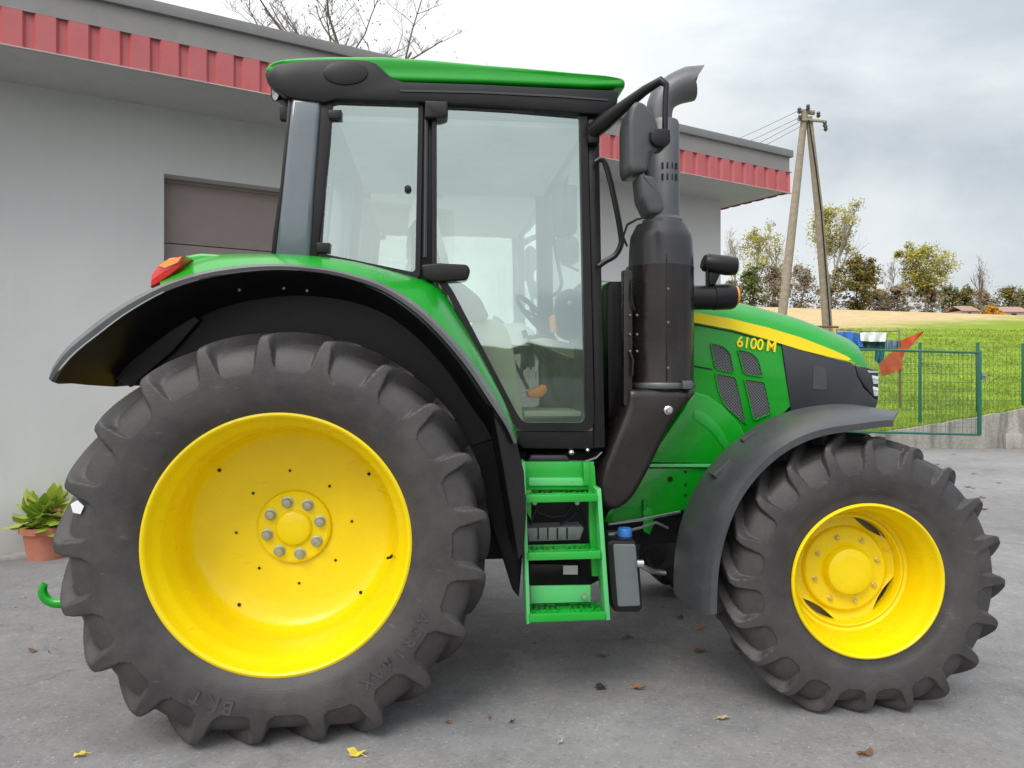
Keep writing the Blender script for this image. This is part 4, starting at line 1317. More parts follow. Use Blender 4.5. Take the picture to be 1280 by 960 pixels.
WY = 15.1
def wall_top(X):
    return float(np.interp(X, [7.0, 8.8, 10.4, 13.5, 20], [.24, .52, .80, 1.25, 1.4]))
def field_z(X, Y):
    z = float(np.interp(Y, [15.2, 17, 20, 25, 30, 35, 45, 60, 75, 90, 105, 130, 200, 420], [.55, .72, 1.25, 2.15, 2.8, 3.35, 4.35, 5.9, 7.8, 9.5, 10.3, 10.6, 9.4, 7.0]))
    z -= .034 * (X - 29) * min(1.0, max(0.0, (Y - 22) / 68))
    if Y < 20:
        t = (Y - 15.2) / 4.8
        z = (wall_top(X) - .05) * (1 - t) + z * t
    return z

def grass_mat():
    m, nt, out = newmat('field_grass')
    L = nt.links.new
    b = N(nt, 'ShaderNodeBsdfPrincipled'); b.inputs['Roughness'].default_value = .9; b.inputs['Specular IOR Level'].default_value = .1
    tc = N(nt, 'ShaderNodeTexCoord')
    sep = N(nt, 'ShaderNodeSeparateXYZ'); L(tc.outputs['Object'], sep.inputs[0])
    def noise(sc, det=6, rough=.6):
        n = N(nt, 'ShaderNodeTexNoise'); n.inputs['Scale'].default_value = sc; n.inputs['Detail'].default_value = det; n.inputs['Roughness'].default_value = rough
        L(tc.outputs['Object'], n.inputs['Vector']); return n
    n1, n2, n3 = noise(.7, 6), noise(6, 5, .7), noise(.12, 4)
    g = ramp(nt, n1.outputs['Fac'], [(.28, (.16, .25, .022)), (.5, (.22, .31, .030)), (.72, (.30, .37, .055))])
    s = ramp(nt, n1.outputs['Fac'], [(.3, (.50, .37, .19)), (.7, (.66, .50, .28))])
    # y + wobble - slope*x : stubble beyond, grass near
    a = N(nt, 'ShaderNodeMath', operation='MULTIPLY_ADD'); L(sep.outputs['X'], a.inputs[0]); a.inputs[1].default_value = -1.03; L(sep.outputs['Y'], a.inputs[2])
    w = N(nt, 'ShaderNodeMath', operation='MULTIPLY_ADD'); L(n3.outputs['Fac'], w.inputs[0]); w.inputs[1].default_value = 16; L(a.outputs[0], w.inputs[2])
    w2 = N(nt, 'ShaderNodeMath', operation='MULTIPLY_ADD'); L(n1.outputs['Fac'], w2.inputs[0]); w2.inputs[1].default_value = 6; L(w.outputs[0], w2.inputs[2])
    mr = N(nt, 'ShaderNodeMapRange'); mr.inputs['From Min'].default_value = 26.5; mr.inputs['From Max'].default_value = 37
    L(w2.outputs[0], mr.inputs['Value'])
    mx = N(nt, 'ShaderNodeMix', data_type='RGBA'); L(mr.outputs['Result'], mx.inputs['Factor']); L(g.outputs[0], mx.inputs['A']); L(s.outputs[0], mx.inputs['B'])
    m2 = N(nt, 'ShaderNodeMix', data_type='RGBA', blend_type='MULTIPLY'); m2.inputs['Factor'].default_value = 1
    r2 = ramp(nt, n2.outputs['Fac'], [(.3, (.72, .72, .72)), (.7, (1.15, 1.15, 1.15))])
    L(mx.outputs['Result'], m2.inputs['A']); L(r2.outputs[0], m2.inputs['B'])
    L(m2.outputs['Result'], b.inputs['Base Color'])
    bp = N(nt, 'ShaderNodeBump'); bp.inputs['Strength'].default_value = .6; bp.inputs['Distance'].default_value = .1
    L(n2.outputs['Fac'], bp.inputs['Height']); L(bp.outputs[0], b.inputs['Normal'])
    L(b.outputs[0], out.inputs[0])
    return m
GRASSM = grass_mat()
xs = np.concatenate([np.linspace(-120, 6, 22), np.linspace(7, 34, 40), np.linspace(36, 160, 32)])
ys = np.concatenate([np.linspace(15.2, 36, 40), np.linspace(38, 110, 37), np.linspace(120, 420, 16)])
rows = [[(x, y, field_z(x, y)) for x in xs] for y in ys]
v, f = loft(rows)
fo = mesh_obj('field', v, f, GRASSM, smooth=60)
props(fo, kind='structure')

# grass blades near the wall: nobody could count them
BLADE = None
def leafmat(name, cols, rough=.7, trans=.25):
    m, nt, out = newmat(name)
    L = nt.links.new
    ge = N(nt, 'ShaderNodeNewGeometry')
    st = [(i / max(1, len(cols) - 1), c) for i, c in enumerate(cols)]
    r = ramp(nt, ge.outputs['Random Per Island'], st)
    tc = N(nt, 'ShaderNodeTexCoord')
    nz = N(nt, 'ShaderNodeTexNoise'); nz.inputs['Scale'].default_value = .8; nz.inputs['Detail'].default_value = 3
    L(tc.outputs['Object'], nz.inputs['Vector'])
    r2 = ramp(nt, nz.outputs['Fac'], [(.35, (.6, .6, .6)), (.65, (1.2, 1.2, 1.2))])
    mx = N(nt, 'ShaderNodeMix', data_type='RGBA', blend_type='MULTIPLY'); mx.inputs['Factor'].default_value = 1
    L(r.outputs[0], mx.inputs['A']); L(r2.outputs[0], mx.inputs['B'])
    d = N(nt, 'ShaderNodeBsdfPrincipled'); d.inputs['Roughness'].default_value = rough; d.inputs['Specular IOR Level'].default_value = .25
    t = N(nt, 'ShaderNodeBsdfTranslucent')
    L(mx.outputs['Result'], d.inputs['Base Color']); L(mx.outputs['Result'], t.inputs[0])
    s = N(nt, 'ShaderNodeMixShader'); s.inputs[0].default_value = trans
    L(d.outputs[0], s.inputs[1]); L(t.outputs[0], s.inputs[2]); L(s.outputs[0], out.inputs[0])
    return m
rg = np.random.RandomState(5)
vs, fs = [], []
for i in range(30000):
    y = 15.3 + (rg.rand() ** 2.4) * 24
    x = rg.uniform(.44, .78) * y
    z = field_z(x, y)
    h = rg.uniform(.04, .12) * (1.6 if rg.rand() < .05 else 1) * (1 - .6*(y - 15.3)/24); a = rg.rand() * 6.28; l = rg.uniform(-.06, .06); w = .010 + .0006*y
    k = len(vs)
    vs += [(x - w*math.cos(a), y - w*math.sin(a), z), (x + w*math.cos(a), y + w*math.sin(a), z), (x + l, y + rg.uniform(-.05, .05), z + h)]
    fs.append((k, k+1, k+2))
g = mesh_obj('grass', vs, fs, leafmat('grass_blade', [(.26, .37, .04), (.31, .43, .045), (.35, .46, .06), (.40, .46, .10)]))
props(g, 'short green grass growing on the slope behind the concrete wall', 'grass', kind='stuff')

# ------------------------------------------------------------------ concrete wall, block
def concrete_mat(name, base):
    m, nt, out = newmat(name)
    L = nt.links.new
    b = N(nt, 'ShaderNodeBsdfPrincipled'); b.inputs['Roughness'].default_value = .85
    tc = N(nt, 'ShaderNodeTexCoord')
    mp = N(nt, 'ShaderNodeMapping'); mp.inputs['Scale'].default_value = (3.5, 3.5, .5); L(tc.outputs['Object'], mp.inputs[0])
    n1 = N(nt, 'ShaderNodeTexNoise'); n1.inputs['Scale'].default_value = 1.6; n1.inputs['Detail'].default_value = 8; L(mp.outputs[0], n1.inputs['Vector'])
    n2 = N(nt, 'ShaderNodeTexNoise'); n2.inputs['Scale'].default_value = 25; n2.inputs['Detail'].default_value = 5; L(tc.outputs['Object'], n2.inputs['Vector'])
    r = ramp(nt, n1.outputs['Fac'], [(.32, tuple(c*.55 for c in base)), (.5, base), (.7, tuple(c*1.18 for c in base))])
    r2 = ramp(nt, n2.outputs['Fac'], [(.3, (.8, .8, .8)), (.7, (1.1, 1.1, 1.1))])
    mx = N(nt, 'ShaderNodeMix', data_type='RGBA', blend_type='MULTIPLY'); mx.inputs['Factor'].default_value = 1
    L(r.outputs[0], mx.inputs['A']); L(r2.outputs[0], mx.inputs['B']); L(mx.outputs['Result'], b.inputs['Base Color'])
    bp = N(nt, 'ShaderNodeBump'); bp.inputs['Strength'].default_value = .4; bp.inputs['Distance'].default_value = .01
    L(n2.outputs['Fac'], bp.inputs['Height']); L(bp.outputs[0], b.inputs['Normal'])
    L(b.outputs[0], out.inputs[0]); return m
CONC = concrete_mat('weathered_concrete', (.36, .335, .295))
vs, fs = [], []
wx = np.linspace(0.4, 24, 74)
for x in wx:
    t = wall_top(x) + .012*math.sin(x*9.1) * (1 if x > 9 else .4)
    vs += [(x, WY, -.05), (x, WY, t), (x, WY + .16, t - .01), (x, WY + .16, -.05)]
for i in range(len(wx) - 1):
    for k in range(4):
        k2 = (k+1) % 4
        fs.append((i*4+k, i*4+k2, (i+1)*4+k2, (i+1)*4+k))
fs += [(0, 1, 2, 3), tuple(len(vs) - 4 + k for k in (3, 2, 1, 0))]
wo = mesh_obj('retaining_wall', vs, fs, CONC)
props(wo, 'low stained concrete retaining wall below the grassy slope, its top rising to the right', 'wall')
p = G(1257, 561)
m = MB(); m.box((p.x, p.y - .02, 0), (p.x + .9, p.y + .26, .30), .012)
bo = m.build('concrete_block', CONC, None, 40)
props(bo, 'short plain concrete block standing on the asphalt in front of the low wall', 'block')

# ------------------------------------------------------------------ gate and fence
FG = pbr('fence_green', (.012, .115, .075), .4, coat=.2)
WIREM = pbr('wire_green', (.03, .14, .075), .5)
GY = 14.9
def gx(px): return (px - CX) / F * GY
def gz(py): return EYE + (HY - py) / F * GY
gate = empty('garden_gate', (gx(1226), GY, 0))
props(gate, 'green metal gate leaf filled with welded wire mesh standing before the low wall', 'gate')
o = gate.location
m = MB()
x0, x1 = gx(1040) - o.x, gx(1225) - o.x
zt0, zt1, zb0, zb1 = gz(436), gz(441), gz(539), gz(543.5)
m.box((x1 - .045, -.025, zb1), (x1 + .02, .025, zt1 + .03), .004)
m.box((x0 - .02, -.025, zb0), (x0 + .03, .025, zt0), .004)
m.tube([(x0, 0, zt0), (x1, 0, zt1)], .024, 6)
m.tube([(x0, 0, zb0), (x1, 0, zb1)], .024, 6)
m.build('gate_frame', FG, gate, 40)
m = MB()
for k in range(1, 34):
    x = x0 + (x1 - x0) * k / 34; t = k / 34
    m.box((x - .0022, -.004, zb0 + (zb1-zb0)*t), (x + .0022, 0, zt0 + (zt1-zt0)*t))
for k in range(1, 11):
    t = k / 11
    m.tube([(x0, -.006, zb0 + (zt0-zb0)*t), (x1, -.006, zb1 + (zt1-zb1)*t)], .0032, 4)
m.build('wire_mesh', WIREM, gate, None)
m = MB(); m.box((x1 + .02, -.04, gz(475)), (x1 + .10, .04, gz(466)), .006); m.tube([(x1 + .02, -.06, gz(470)), (x1 + .09, -.06, gz(470))], .012, 6)
m.build('gate_latch', SILV, gate, 40)
fpx = [(1150, 430, 15.45), (1222, 430, 15.45), (1279, 431, 15.45), (1345, 432, 15.45), (1420, 433, 15.45)]
posts = []
labels = ['green steel fence post rising behind the wire mesh of the gate leaf',
          'green steel fence post right behind the latch side of the gate',
          'green steel fence post standing on the concrete wall above the concrete block']
FP = 'green posts of the wire fence'
for i, (px, py, Y) in enumerate(fpx[:3]):
    b = W(px, py, Y); zb = wall_top(b.x) - .10
    e = empty('fence_post', (b.x, Y, zb))
    props(e, labels[i], 'fence post', FP)
    m = MB(); m.box((-.024, -.024, 0), (.024, .024, b.z - zb), .003); m.build('post', FG, e, 40)
    m = MB(); m.prism([(-.027, b.z - zb), (.027, b.z - zb), (.018, b.z - zb + .03), (-.018, b.z - zb + .03)], -.027, .027, .004); m.build('post_cap', FG, e, 40)
    posts.append(b)
fe = empty('wire_fence', (posts[1].x, 15.5, wall_top(posts[1].x)))
props(fe, 'green welded wire fence panels strung along the top of the low wall', 'fence')
m = MB(); o = fe.location
xa, xb = posts[0].x - 1.5, posts[2].x + 3.0
for k in range(int((xb - xa) / .09)):
    x = xa + k*.09
    m.box((x - .0018 - o.x, -.003, wall_top(x) - o.z), (x + .0018 - o.x, .001, posts[1].z - .05 - o.z))
zs_ = np.linspace(.1, posts[1].z - .06 - wall_top(posts[1].x), 8)
for z in zs_:
    m.box((xa - o.x, -.005, z - .003 + .0), (xb - o.x, -.002, z + .003))
m.build('wire_panel', WIREM, fe, None)

# ------------------------------------------------------------------ clothes line and orange cloth
def cloth(name, poly, Y, mat, label, cat, group=None, seed=0, amp=.05):
    """hanging sheet with folds from a pixel outline (kept as a real draped sheet)"""
    rg = np.random.RandomState(seed)
    n = len(poly) // 2
    top = catmull(poly[:n], 26); bot = catmull(poly[n:][::-1], 26)
    rows = []
    ph = rg.rand(3) * 6
    for t in np.linspace(0, 1, 12):
        r = []
        for i in range(26):
            a = top[i]*(1-t) + bot[i]*t
            s = i/25
            d = amp*(math.sin(s*14 + ph[0] + t*1.5) + .5*math.sin(s*31 + ph[1]))*(.3 + t)
            r.append(W(a[0], a[1], Y + d) )
        rows.append(r)
    v, f = loft(rows)
    o = mesh_obj(name, v, f, mat, smooth=60)
    return props(o, label, cat, group)
LY = 19.5
def cmat(n, c): return pbr(n, c, .85, var=.15, scale=8, bump=.2, bscale=40, spec=.2)
line = empty('clothes_line', W(1030, 450, LY))
props(line, 'thin clothes line stretched between two slim metal posts on the grass', 'clothes line')
m = MB(); o = line.location
m.tube([W(1046, 412, LY) - o, W(1090, 415, LY) - o, W(1124, 414, LY) - o], .008, 5)
m.build('cord', BLACK, line, None)
for px in (1046, 1124):
    m = MB(); t = W(px, 411, LY); m.tube([Vector((t.x, t.y, field_z(t.x, t.y) - .05)) - o, t - o], .022, 6); m.build('line_post', SILV, line, 40)
GRP = 'laundry on the clothes line'
cloth('laundry_cloth', [(1047, 415), (1060, 415), (1077, 417), (1079, 434), (1062, 432), (1046, 428)], LY, cmat('cloth_blue', (.05, .16, .50)), 'bright blue cloth drying on the clothes line beside the tractor nose', 'laundry', GRP, 1)
cloth('laundry_cloth', [(1075, 416), (1090, 415), (1108, 416), (1107, 427), (1090, 427), (1076, 426)], LY - .06, cmat('cloth_white', (.75, .77, .78)), 'white cloth hanging on the clothes line above dark clothes', 'laundry', GRP, 2)
cloth('laundry_cloth', [(1070, 427), (1088, 426), (1106, 427), (1106, 437), (1088, 437), (1071, 436)], LY + .08, cmat('cloth_dark', (.02, .05, .06)), 'dark cloth hanging low under the white cloth', 'laundry', GRP, 3)
cloth('laundry_cloth', [(1094, 437), (1100, 437), (1106, 437), (1104, 452), (1099, 455), (1093, 450)], LY + .04, cmat('cloth_teal', (.03, .16, .22)), 'small dark teal cloth hanging lowest, next to the orange red cloth', 'laundry', GRP, 4)
cloth('laundry_cloth', [(1106, 425), (1114, 425), (1124, 426), (1124, 436), (1114, 437), (1106, 436)], LY + .02, cmat('cloth_grey', (.16, .24, .30)), 'grey blue cloth at the end of the clothes line beside the orange red cloth', 'laundry', GRP, 5)
flag = empty('orange_cloth', W(1124, 500, 17.5))
props(flag, 'orange red pointed triangular cloth hung on a brown wooden stake', 'cloth')
fl_ = cloth('cloth_sheet', [(1098, 456), (1114, 441), (1126, 433), (1128, 425), (1154, 414), (1155, 415), (1136, 436), (1128, 447), (1126, 461), (1103, 471)], 17.5, cmat('cloth_orange', (.50, .085, .035)), None, None, None, 8, .04)
fl_.parent = flag; fl_.matrix_parent_inverse = Matrix.Translation(-flag.location)
m = MB(); p = W(1125, 462, 17.54); m.tube([Vector((p.x, p.y, field_z(p.x, p.y) - .05)) - flag.location, W(1125, 425, 17.54) - flag.location], .028, 6)
m.build('wooden_stake', pbr('stake_wood', (.17, .09, .045), .8, var=.2), flag, 40)

# ------------------------------------------------------------------ utility pole
WOODP = pbr('pole_wood', (.27, .225, .18), .85, var=.25, scale=5, bump=.3, bscale=60)
PD = 35.0
pz = field_z(W(1033, 410, PD).x, PD)
top = W(1006, 135, PD)
pole = empty('utility_pole', (top.x, PD, pz))
props(pole, 'weathered wooden A frame utility pole standing in the field behind the tractor hood', 'utility pole')
o = pole.location
def rel(v): return Vector(v) - o
for pts, r in (([W(978, 392, PD - .5), W(992, 268, PD - .2), W(1006, 140, PD)], (.21, .19, .15)), ([W(1034, 405, PD + .4), W(1024, 268, PD + .2), W(1011, 146, PD)], (.23, .20, .15))):
    b = pts[0] + (pts[0] - pts[1]).normalized() * 1.2
    m = MB(); m.tube([rel(b), rel(pts[0]), rel(pts[1]), rel(pts[2])], [r[0], r[0], r[1], r[2]], 12)
    m.build('pole', WOODP, pole, 40)
m = MB(); m.tube([rel(W(997, 149, PD - .2)), rel(W(1033, 152, PD - .2))], .07, 6); m.tube([rel(W(1001, 139, PD)), rel(W(1018, 141, PD))], .12, 8)
m.build('crossarm', WOODP, pole, 40)
INSD = pbr('insulator_brown', (.05, .045, .05), .25, coat=.5)
for a, b in ((999, 138), (1000, 147), (1023, 143), (1032, 160), (1010, 134), (1031, 155)):
    c = rel(W(a, b, PD - .2)); m = MB()
    m.lathe([(.0001, .14), (.07, .12), (.10, .04), (.06, .0), (.11, -.06), (.07, -.12), (.03, -.16)], 'z', c, 10)
    m.build('insulator', INSD, pole, 40)
m = MB(); m.tube([rel(W(1011, 150, PD - .35)), rel(W(1020, 210, PD - .2)), rel(W(1027, 268, PD - .1)), rel(W(1038, 410, PD + .1))], .035, 6)
m.build('down_cable', BLACK, pole, None)
m = MB(); m.tube([rel(W(1016, 408, PD - .3)), rel(W(1048, 409, PD - .3))], .05, 6); m.build('brace_bar', pbr('rusty_bar', (.16, .06, .035), .8), pole, 40)
for i, (a, b, ex, ey) in enumerate(((997, 139, 700, 226), (999, 147, 700, 236), (1000, 152, 700, 256), (1003, 157, 700, 262))):
    m = MB(); A = W(a, b, PD - .2); B = W(ex, ey, 75)
    pts = [rel(A.lerp(B, t) - Vector((0, 0, 1.2*4*t*(1-t)))) for t in np.linspace(0, 1, 14)]
    m.tube(pts, .012, 4, cap=False); m.build('power_wire', BLACK, pole, None)

# ------------------------------------------------------------------ building
AL = rad(31.3)
d = Vector((math.cos(AL), math.sin(AL), 0)); nrm = Vector((math.sin(AL), -math.cos(AL), 0))   # nrm faces the camera
COR = Vector((2.99, 10.66, 0))
def wall_ray(px, py, off=0.0):
    """point on the plane parallel to the front wall, off metres in front of it"""
    r = Vector(((px - CX) / F, 1, (HY - py) / F)); oo = Vector((0, 0, EYE))
    P0 = COR + nrm * off
    t = (P0 - oo).dot(nrm) / r.dot(nrm)
    return oo + r * t
bld = empty('garage_building', COR, AL)
props(bld, 'grey plastered garage building with flat roof and a red corrugated metal eave behind the tractor', 'building')
# building local frame: x along the wall (towards right), y away from camera, z up; origin at right front corner
def bl(v):
    q = Vector(v) - COR
    return Vector((q.dot(d), -q.dot(nrm), q.z))
SOF = 3.99
def plaster(name, base):
    m, nt, out = newmat(name)
    L = nt.links.new
    b = N(nt, 'ShaderNodeBsdfPrincipled'); b.inputs['Roughness'].default_value = .9; b.inputs['Specular IOR Level'].default_value = .2
    tc = N(nt, 'ShaderNodeTexCoord')
    n1 = N(nt, 'ShaderNodeTexNoise'); n1.inputs['Scale'].default_value = .7; n1.inputs['Detail'].default_value = 7; n1.inputs['Roughness'].default_value = .6
    n2 = N(nt, 'ShaderNodeTexNoise'); n2.inputs['Scale'].default_value = 180; n2.inputs['Detail'].default_value = 3
    L(tc.outputs['Object'], n1.inputs['Vector']); L(tc.outputs['Object'], n2.inputs['Vector'])
    r = ramp(nt, n1.outputs['Fac'], [(.3, tuple(c*.94 for c in base)), (.7, tuple(c*1.05 for c in base))])
    sm = N(nt, 'ShaderNodeMapping'); sm.inputs['Scale'].default_value = (5, 5, .22); L(tc.outputs['Object'], sm.inputs[0])
    n4 = N(nt, 'ShaderNodeTexNoise'); n4.inputs['Scale'].default_value = 1.5; n4.inputs['Detail'].default_value = 8; n4.inputs['Roughness'].default_value = .7; L(sm.outputs[0], n4.inputs['Vector'])
    r4 = ramp(nt, n4.outputs['Fac'], [(.35, (.93, .925, .91)), (.6, (1, 1, 1))])
    m4 = N(nt, 'ShaderNodeMix', data_type='RGBA', blend_type='MULTIPLY'); m4.inputs['Factor'].default_value = .28
    L(r.outputs['Color'], m4.inputs['A']); L(r4.outputs['Color'], m4.inputs['B'])
    sep = N(nt, 'ShaderNodeSeparateXYZ'); L(tc.outputs['Object'], sep.inputs[0])
    ns = N(nt, 'ShaderNodeMath', operation='MULTIPLY_ADD'); L(n1.outputs['Fac'], ns.inputs[0]); ns.inputs[1].default_value = -.5; L(sep.outputs['Z'], ns.inputs[2])
    mr = N(nt, 'ShaderNodeMapRange'); mr.inputs['From Min'].default_value = -.25; mr.inputs['From Max'].default_value = .25; mr.inputs['To Min'].default_value = .74; mr.inputs['To Max'].default_value = 1
    L(ns.outputs[0], mr.inputs['Value'])
    mx = N(nt, 'ShaderNodeMix', data_type='RGBA', blend_type='MULTIPLY'); mx.inputs['Factor'].default_value = 1
    L(m4.outputs['Result'], mx.inputs['A']); L(mr.outputs['Result'], mx.inputs['B']); L(mx.outputs['Result'], b.inputs['Base Color'])
    bp = N(nt, 'ShaderNodeBump'); bp.inputs['Strength'].default_value = .35; bp.inputs['Distance'].default_value = .003
    L(n2.outputs['Fac'], bp.inputs['Height']); L(bp.outputs[0], b.inputs['Normal'])
    L(b.outputs[0], out.inputs[0]); return m
PLAS = plaster('grey_plaster', (.56, .555, .54))
WL = -16.0
dl = bl(wall_ray(205, 217)); dx0, dtop = dl.x, dl.z
dx1 = dx0 + 3.0
m = MB()
m.add([(WL, 0, 0), (dx0, 0, 0), (dx0, 0, SOF), (WL, 0, SOF), (dx0, 0, dtop), (dx1, 0, dtop), (dx1, 0, SOF), (dx1, 0, 0), (0, 0, 0), (0, 0, SOF),
       (0, 7, 0), (0, 7, SOF), (WL, 7, 0), (WL, 7, SOF), (dx0, .22, 0), (dx0, .22, dtop), (dx1, .22, 0), (dx1, .22, dtop)],
      [(0, 1, 2, 3), (4, 5, 6, 2), (7, 8, 9, 6), (8, 10, 11, 9), (10, 12, 13, 11), (12, 0, 3, 13), (1, 14, 15, 4), (4, 15, 17, 5), (5, 17, 16, 7)])
wl_o = m.build('wall', PLAS, bld, None, recalc=False)
m = MB()
DOORM = pbr('garage_door_brown', (.27, .212, .198), .55, var=.06, bump=.15, bscale=250)
npan = 5
zs1 = bl(wall_ray(207, 304, -.2)).z; ph_ = dtop - .03 - zs1
zj = [0.0] + [zs1 - ph_*k for k in (3, 2, 1, 0)] + [dtop]
zj = sorted(max(0.0, z) for z in zj)
for k in range(npan):
    z0, z1 = ((zj[k], zj[k+1]))
    m.box((dx0 + .01, .19, z0 + .004), (dx1 - .01, .215, z1 - .004), .004)
gdr = m.build('garage_door', DOORM, bld, 40)
m = MB(); m.box((dx0, .17, dtop - .035), (dx1, .212, dtop + .0), .003); m.build('door_rail', DOORM, gdr, 40)
# roof: soffit slab, fascia, corrugated sheet, coping
OV, OS = .87, .36
SOFM = pbr('soffit_grey', (.44, .44, .435), .7, var=.06)
m = MB(); m.box((WL - .2, -OV + .02, SOF), (OS - .02, 7.3, SOF + .10)); m.build('soffit', SOFM, bld, None)
FASM = pbr('fascia_grey', (.235, .215, .205), .5, var=.07, dust=.1)
m = MB(); m.box((WL - .2, -OV + .03, SOF + .10), (OS - .03, 7.3, SOF + .53)); fa = m.build('roof', FASM, bld, None)
m = MB(); m.box((WL - .25, -OV - .05, SOF + .47), (OS + .05, 7.35, SOF + .565), .006); m.build('coping', pbr('coping_grey', (.20, .19, .185), .45, var=.06), fa, 40)
m = MB(); m.box((WL - .25, -OV - .012, SOF + .275), (OS + .012, -OV + .02, SOF + .475)); m.box((OS - .02, -OV + .02, SOF + .275), (OS + .012, 7.3, SOF + .475)); m.build('fascia', FASM, fa, 40)
m = MB(); m.box((WL - .25, -OV - .035, SOF + .262), (OS + .03, -OV + .0, SOF + .276)); m.build('drip_edge', pbr('drip_grey', (.25, .22, .21), .5), fa, 40)
# corrugated sheet, trapezoid ribs
REDM = pbr('red_sheet', (.47, .10, .105), .45, var=.10, scale=2, dust=.2, dustcol=(.42, .20, .19))
x = WL - .2; prof = []
per = .215
while x < OS:
    prof += [(x, 0), (x + .128, 0), (x + .150, .030), (x + .193, .030)]
    x += per
prof = [(min(a, OS), b) for a, b in prof]
r0 = [(a, -OV - .004 - (.030 - b), SOF - .012) for a, b in prof]; r1 = [(a, -OV - .004 - (.030 - b), SOF + .264) for a, b in prof]
m = MB(); vv, ff = loft([r0, r1]); m.add(vv, ff)
yy = []; y = -OV
while y < 7.3:
    yy += [(y, 0), (y + .128, 0), (y + .150, .030), (y + .193, .030)]; y += per
r0 = [(OS + .004 + (.030 - b), a, SOF - .012) for a, b in yy]; r1 = [(OS + .004 + (.030 - b), a, SOF + .264) for a, b in yy]
vv, ff = loft([r0, r1]); m.add(vv, ff)
cs = m.build('corrugated_sheet', REDM, bld, None)
m = MB(); m.box((WL - .2, -OV - .040, SOF - .022), (OS + .03, -OV + .0, SOF - .013)); m.build('sheet_edge', pbr('edge_pale', (.42, .36, .35), .5), cs, 40)
# narrow kerb strip at the foot of the wall
m = MB(); m.box((WL, -.16, -.02), (dx0, -.001, .025), .004)
m.build('wall_plinth', concrete_mat('plinth_concrete', (.40, .39, .37)), bld, 40)

# ------------------------------------------------------------------ potted plant
b = G(58, 697)
pot = empty('potted_plant', b)
props(pot, 'leafy green plant in a terracotta pot beside the grey wall', 'potted plant')
k = b.y / F
TERR = pbr('terracotta', (.50, .17, .105), .75, var=.12, scale=9, dust=.25, dustcol=(.55, .32, .24))
m = MB(); m.lathe([(.0001, .0), (20*k, .0), (25*k, 30*k), (27*k, 33*k), (29*k, 33*k), (30*k, 40*k), (27*k, 41*k), (25*k, 36*k), (.0001, 35*k)], 'z', (0, 0, 0), 28)
m.build('pot', TERR, pot, 40)
rg = np.random.RandomState(11)
m = MB()
stem = MB()
for i in range(85):
    a = rg.rand()*6.28; el = rg.uniform(-.15, 1.25)
    base = Vector((rg.uniform(-.05, .05), rg.uniform(-.05, .05), 38*k + rg.uniform(.0, .14)))
    L_ = rg.uniform(.08, .20)
    dr = Vector((math.cos(a)*math.cos(el), math.sin(a)*math.cos(el), math.sin(el)))
    sd = Vector((-math.sin(a), math.cos(a), rg.uniform(-.3, .3))).normalized()
    p0 = base + dr * L_ * .55
    stem.tube([base - Vector((0, 0, .1)), base, p0], .004, 4)
    ll_ = rg.uniform(.14, .22); w = ll_ * .30
    up = sd.cross(dr).normalized()
    dd = (dr + Vector((0, 0, -.35))).normalized()
    vs = [p0, p0 + dd*ll_*.35 + sd*w + up*.012, p0 + dd*ll_*.4 - up*.008, p0 + dd*ll_*.35 - sd*w + up*.012, p0 + dd*ll_*.75 + sd*w*.7 + up*.0, p0 + dd*ll_*.75 - sd*w*.7, p0 + dd*ll_*.78 - up*.015, p0 + dd*ll_*1.05 - up*.03]
    m.add(vs, [(0, 1, 2), (0, 2, 3), (1, 4, 6, 2), (2, 6, 5, 3), (4, 7, 6), (6, 7, 5)])
m.build('foliage', leafmat('pot_leaf', [(.24, .38, .04), (.38, .55, .06), (.55, .66, .10), (.72, .70, .20)], .45, .2), pot, 60, recalc=False)
stem.build('stem', pbr('stem_green', (.08, .12, .03), .6), pot, 40)
m = MB()
for i in range(5):
    q = Vector((.11 + rg.uniform(-.02, .03), rg.uniform(-.08, .02), 58*k + rg.uniform(-.03, .03)))
    m.lathe([(.0001, .02), (.018, .008), (.02, -.004), (.0001, -.015)], 'z', q, 7)
m.build('flower', pbr('flower_pink', (.45, .16, .10), .6), pot, 40)

# ------------------------------------------------------------------ trees
BARKS = {}
def bark(name, c):
    if name not in BARKS: BARKS[name] = pbr(name, c, .9, var=.25, scale=4)
    return BARKS[name]
LEAVES = {}
def branches(m, rg, H, spread, r0, levels, start, up, droop, twigr):
    tips = []
    def branch(p, dr, L_, r, lev):
        n = 4
        pts = [p]; rr = [r]
        for i in range(n):
            dr = (dr + Vector((rg.gauss(0, .12), rg.gauss(0, .12), .08 - droop * (lev > 1) * .35))).normalized()
            p = p + dr * L_ / n
            pts.append(p); rr.append(r * (1 - .55*(i+1)/n))
        m.tube(pts, rr, 6 if lev < 2 else 4 if lev < 3 else 3, cap=False)
        if lev >= levels - 1:
            for q in pts[1:]: tips.append(q)
        if lev < levels:
            nb = rg.randint(3, 5) if lev else rg.randint(9, 13)
            for k_ in range(nb):
                t = rg.uniform(start if lev == 0 else .2, 1.0)
                i = min(n - 1, int(t*n)); q = pts[i].lerp(pts[i+1], t*n - i)
                a = rg.random()*6.283
                sp = spread * rg.uniform(.7, 1.2)
                nd = (dr * up + Vector((math.cos(a), math.sin(a), rg.uniform(.0, .6))) * sp).normalized()
                branch(q, nd, L_ * rg.uniform(.36, .58) * (1.0 if lev else (1.15 - .6*t)), max(twigr, r * .42), lev + 1)
    branch(Vector((0, 0, 0)), Vector((0, 0, 1)), H * .86, r0, 0)
    return tips
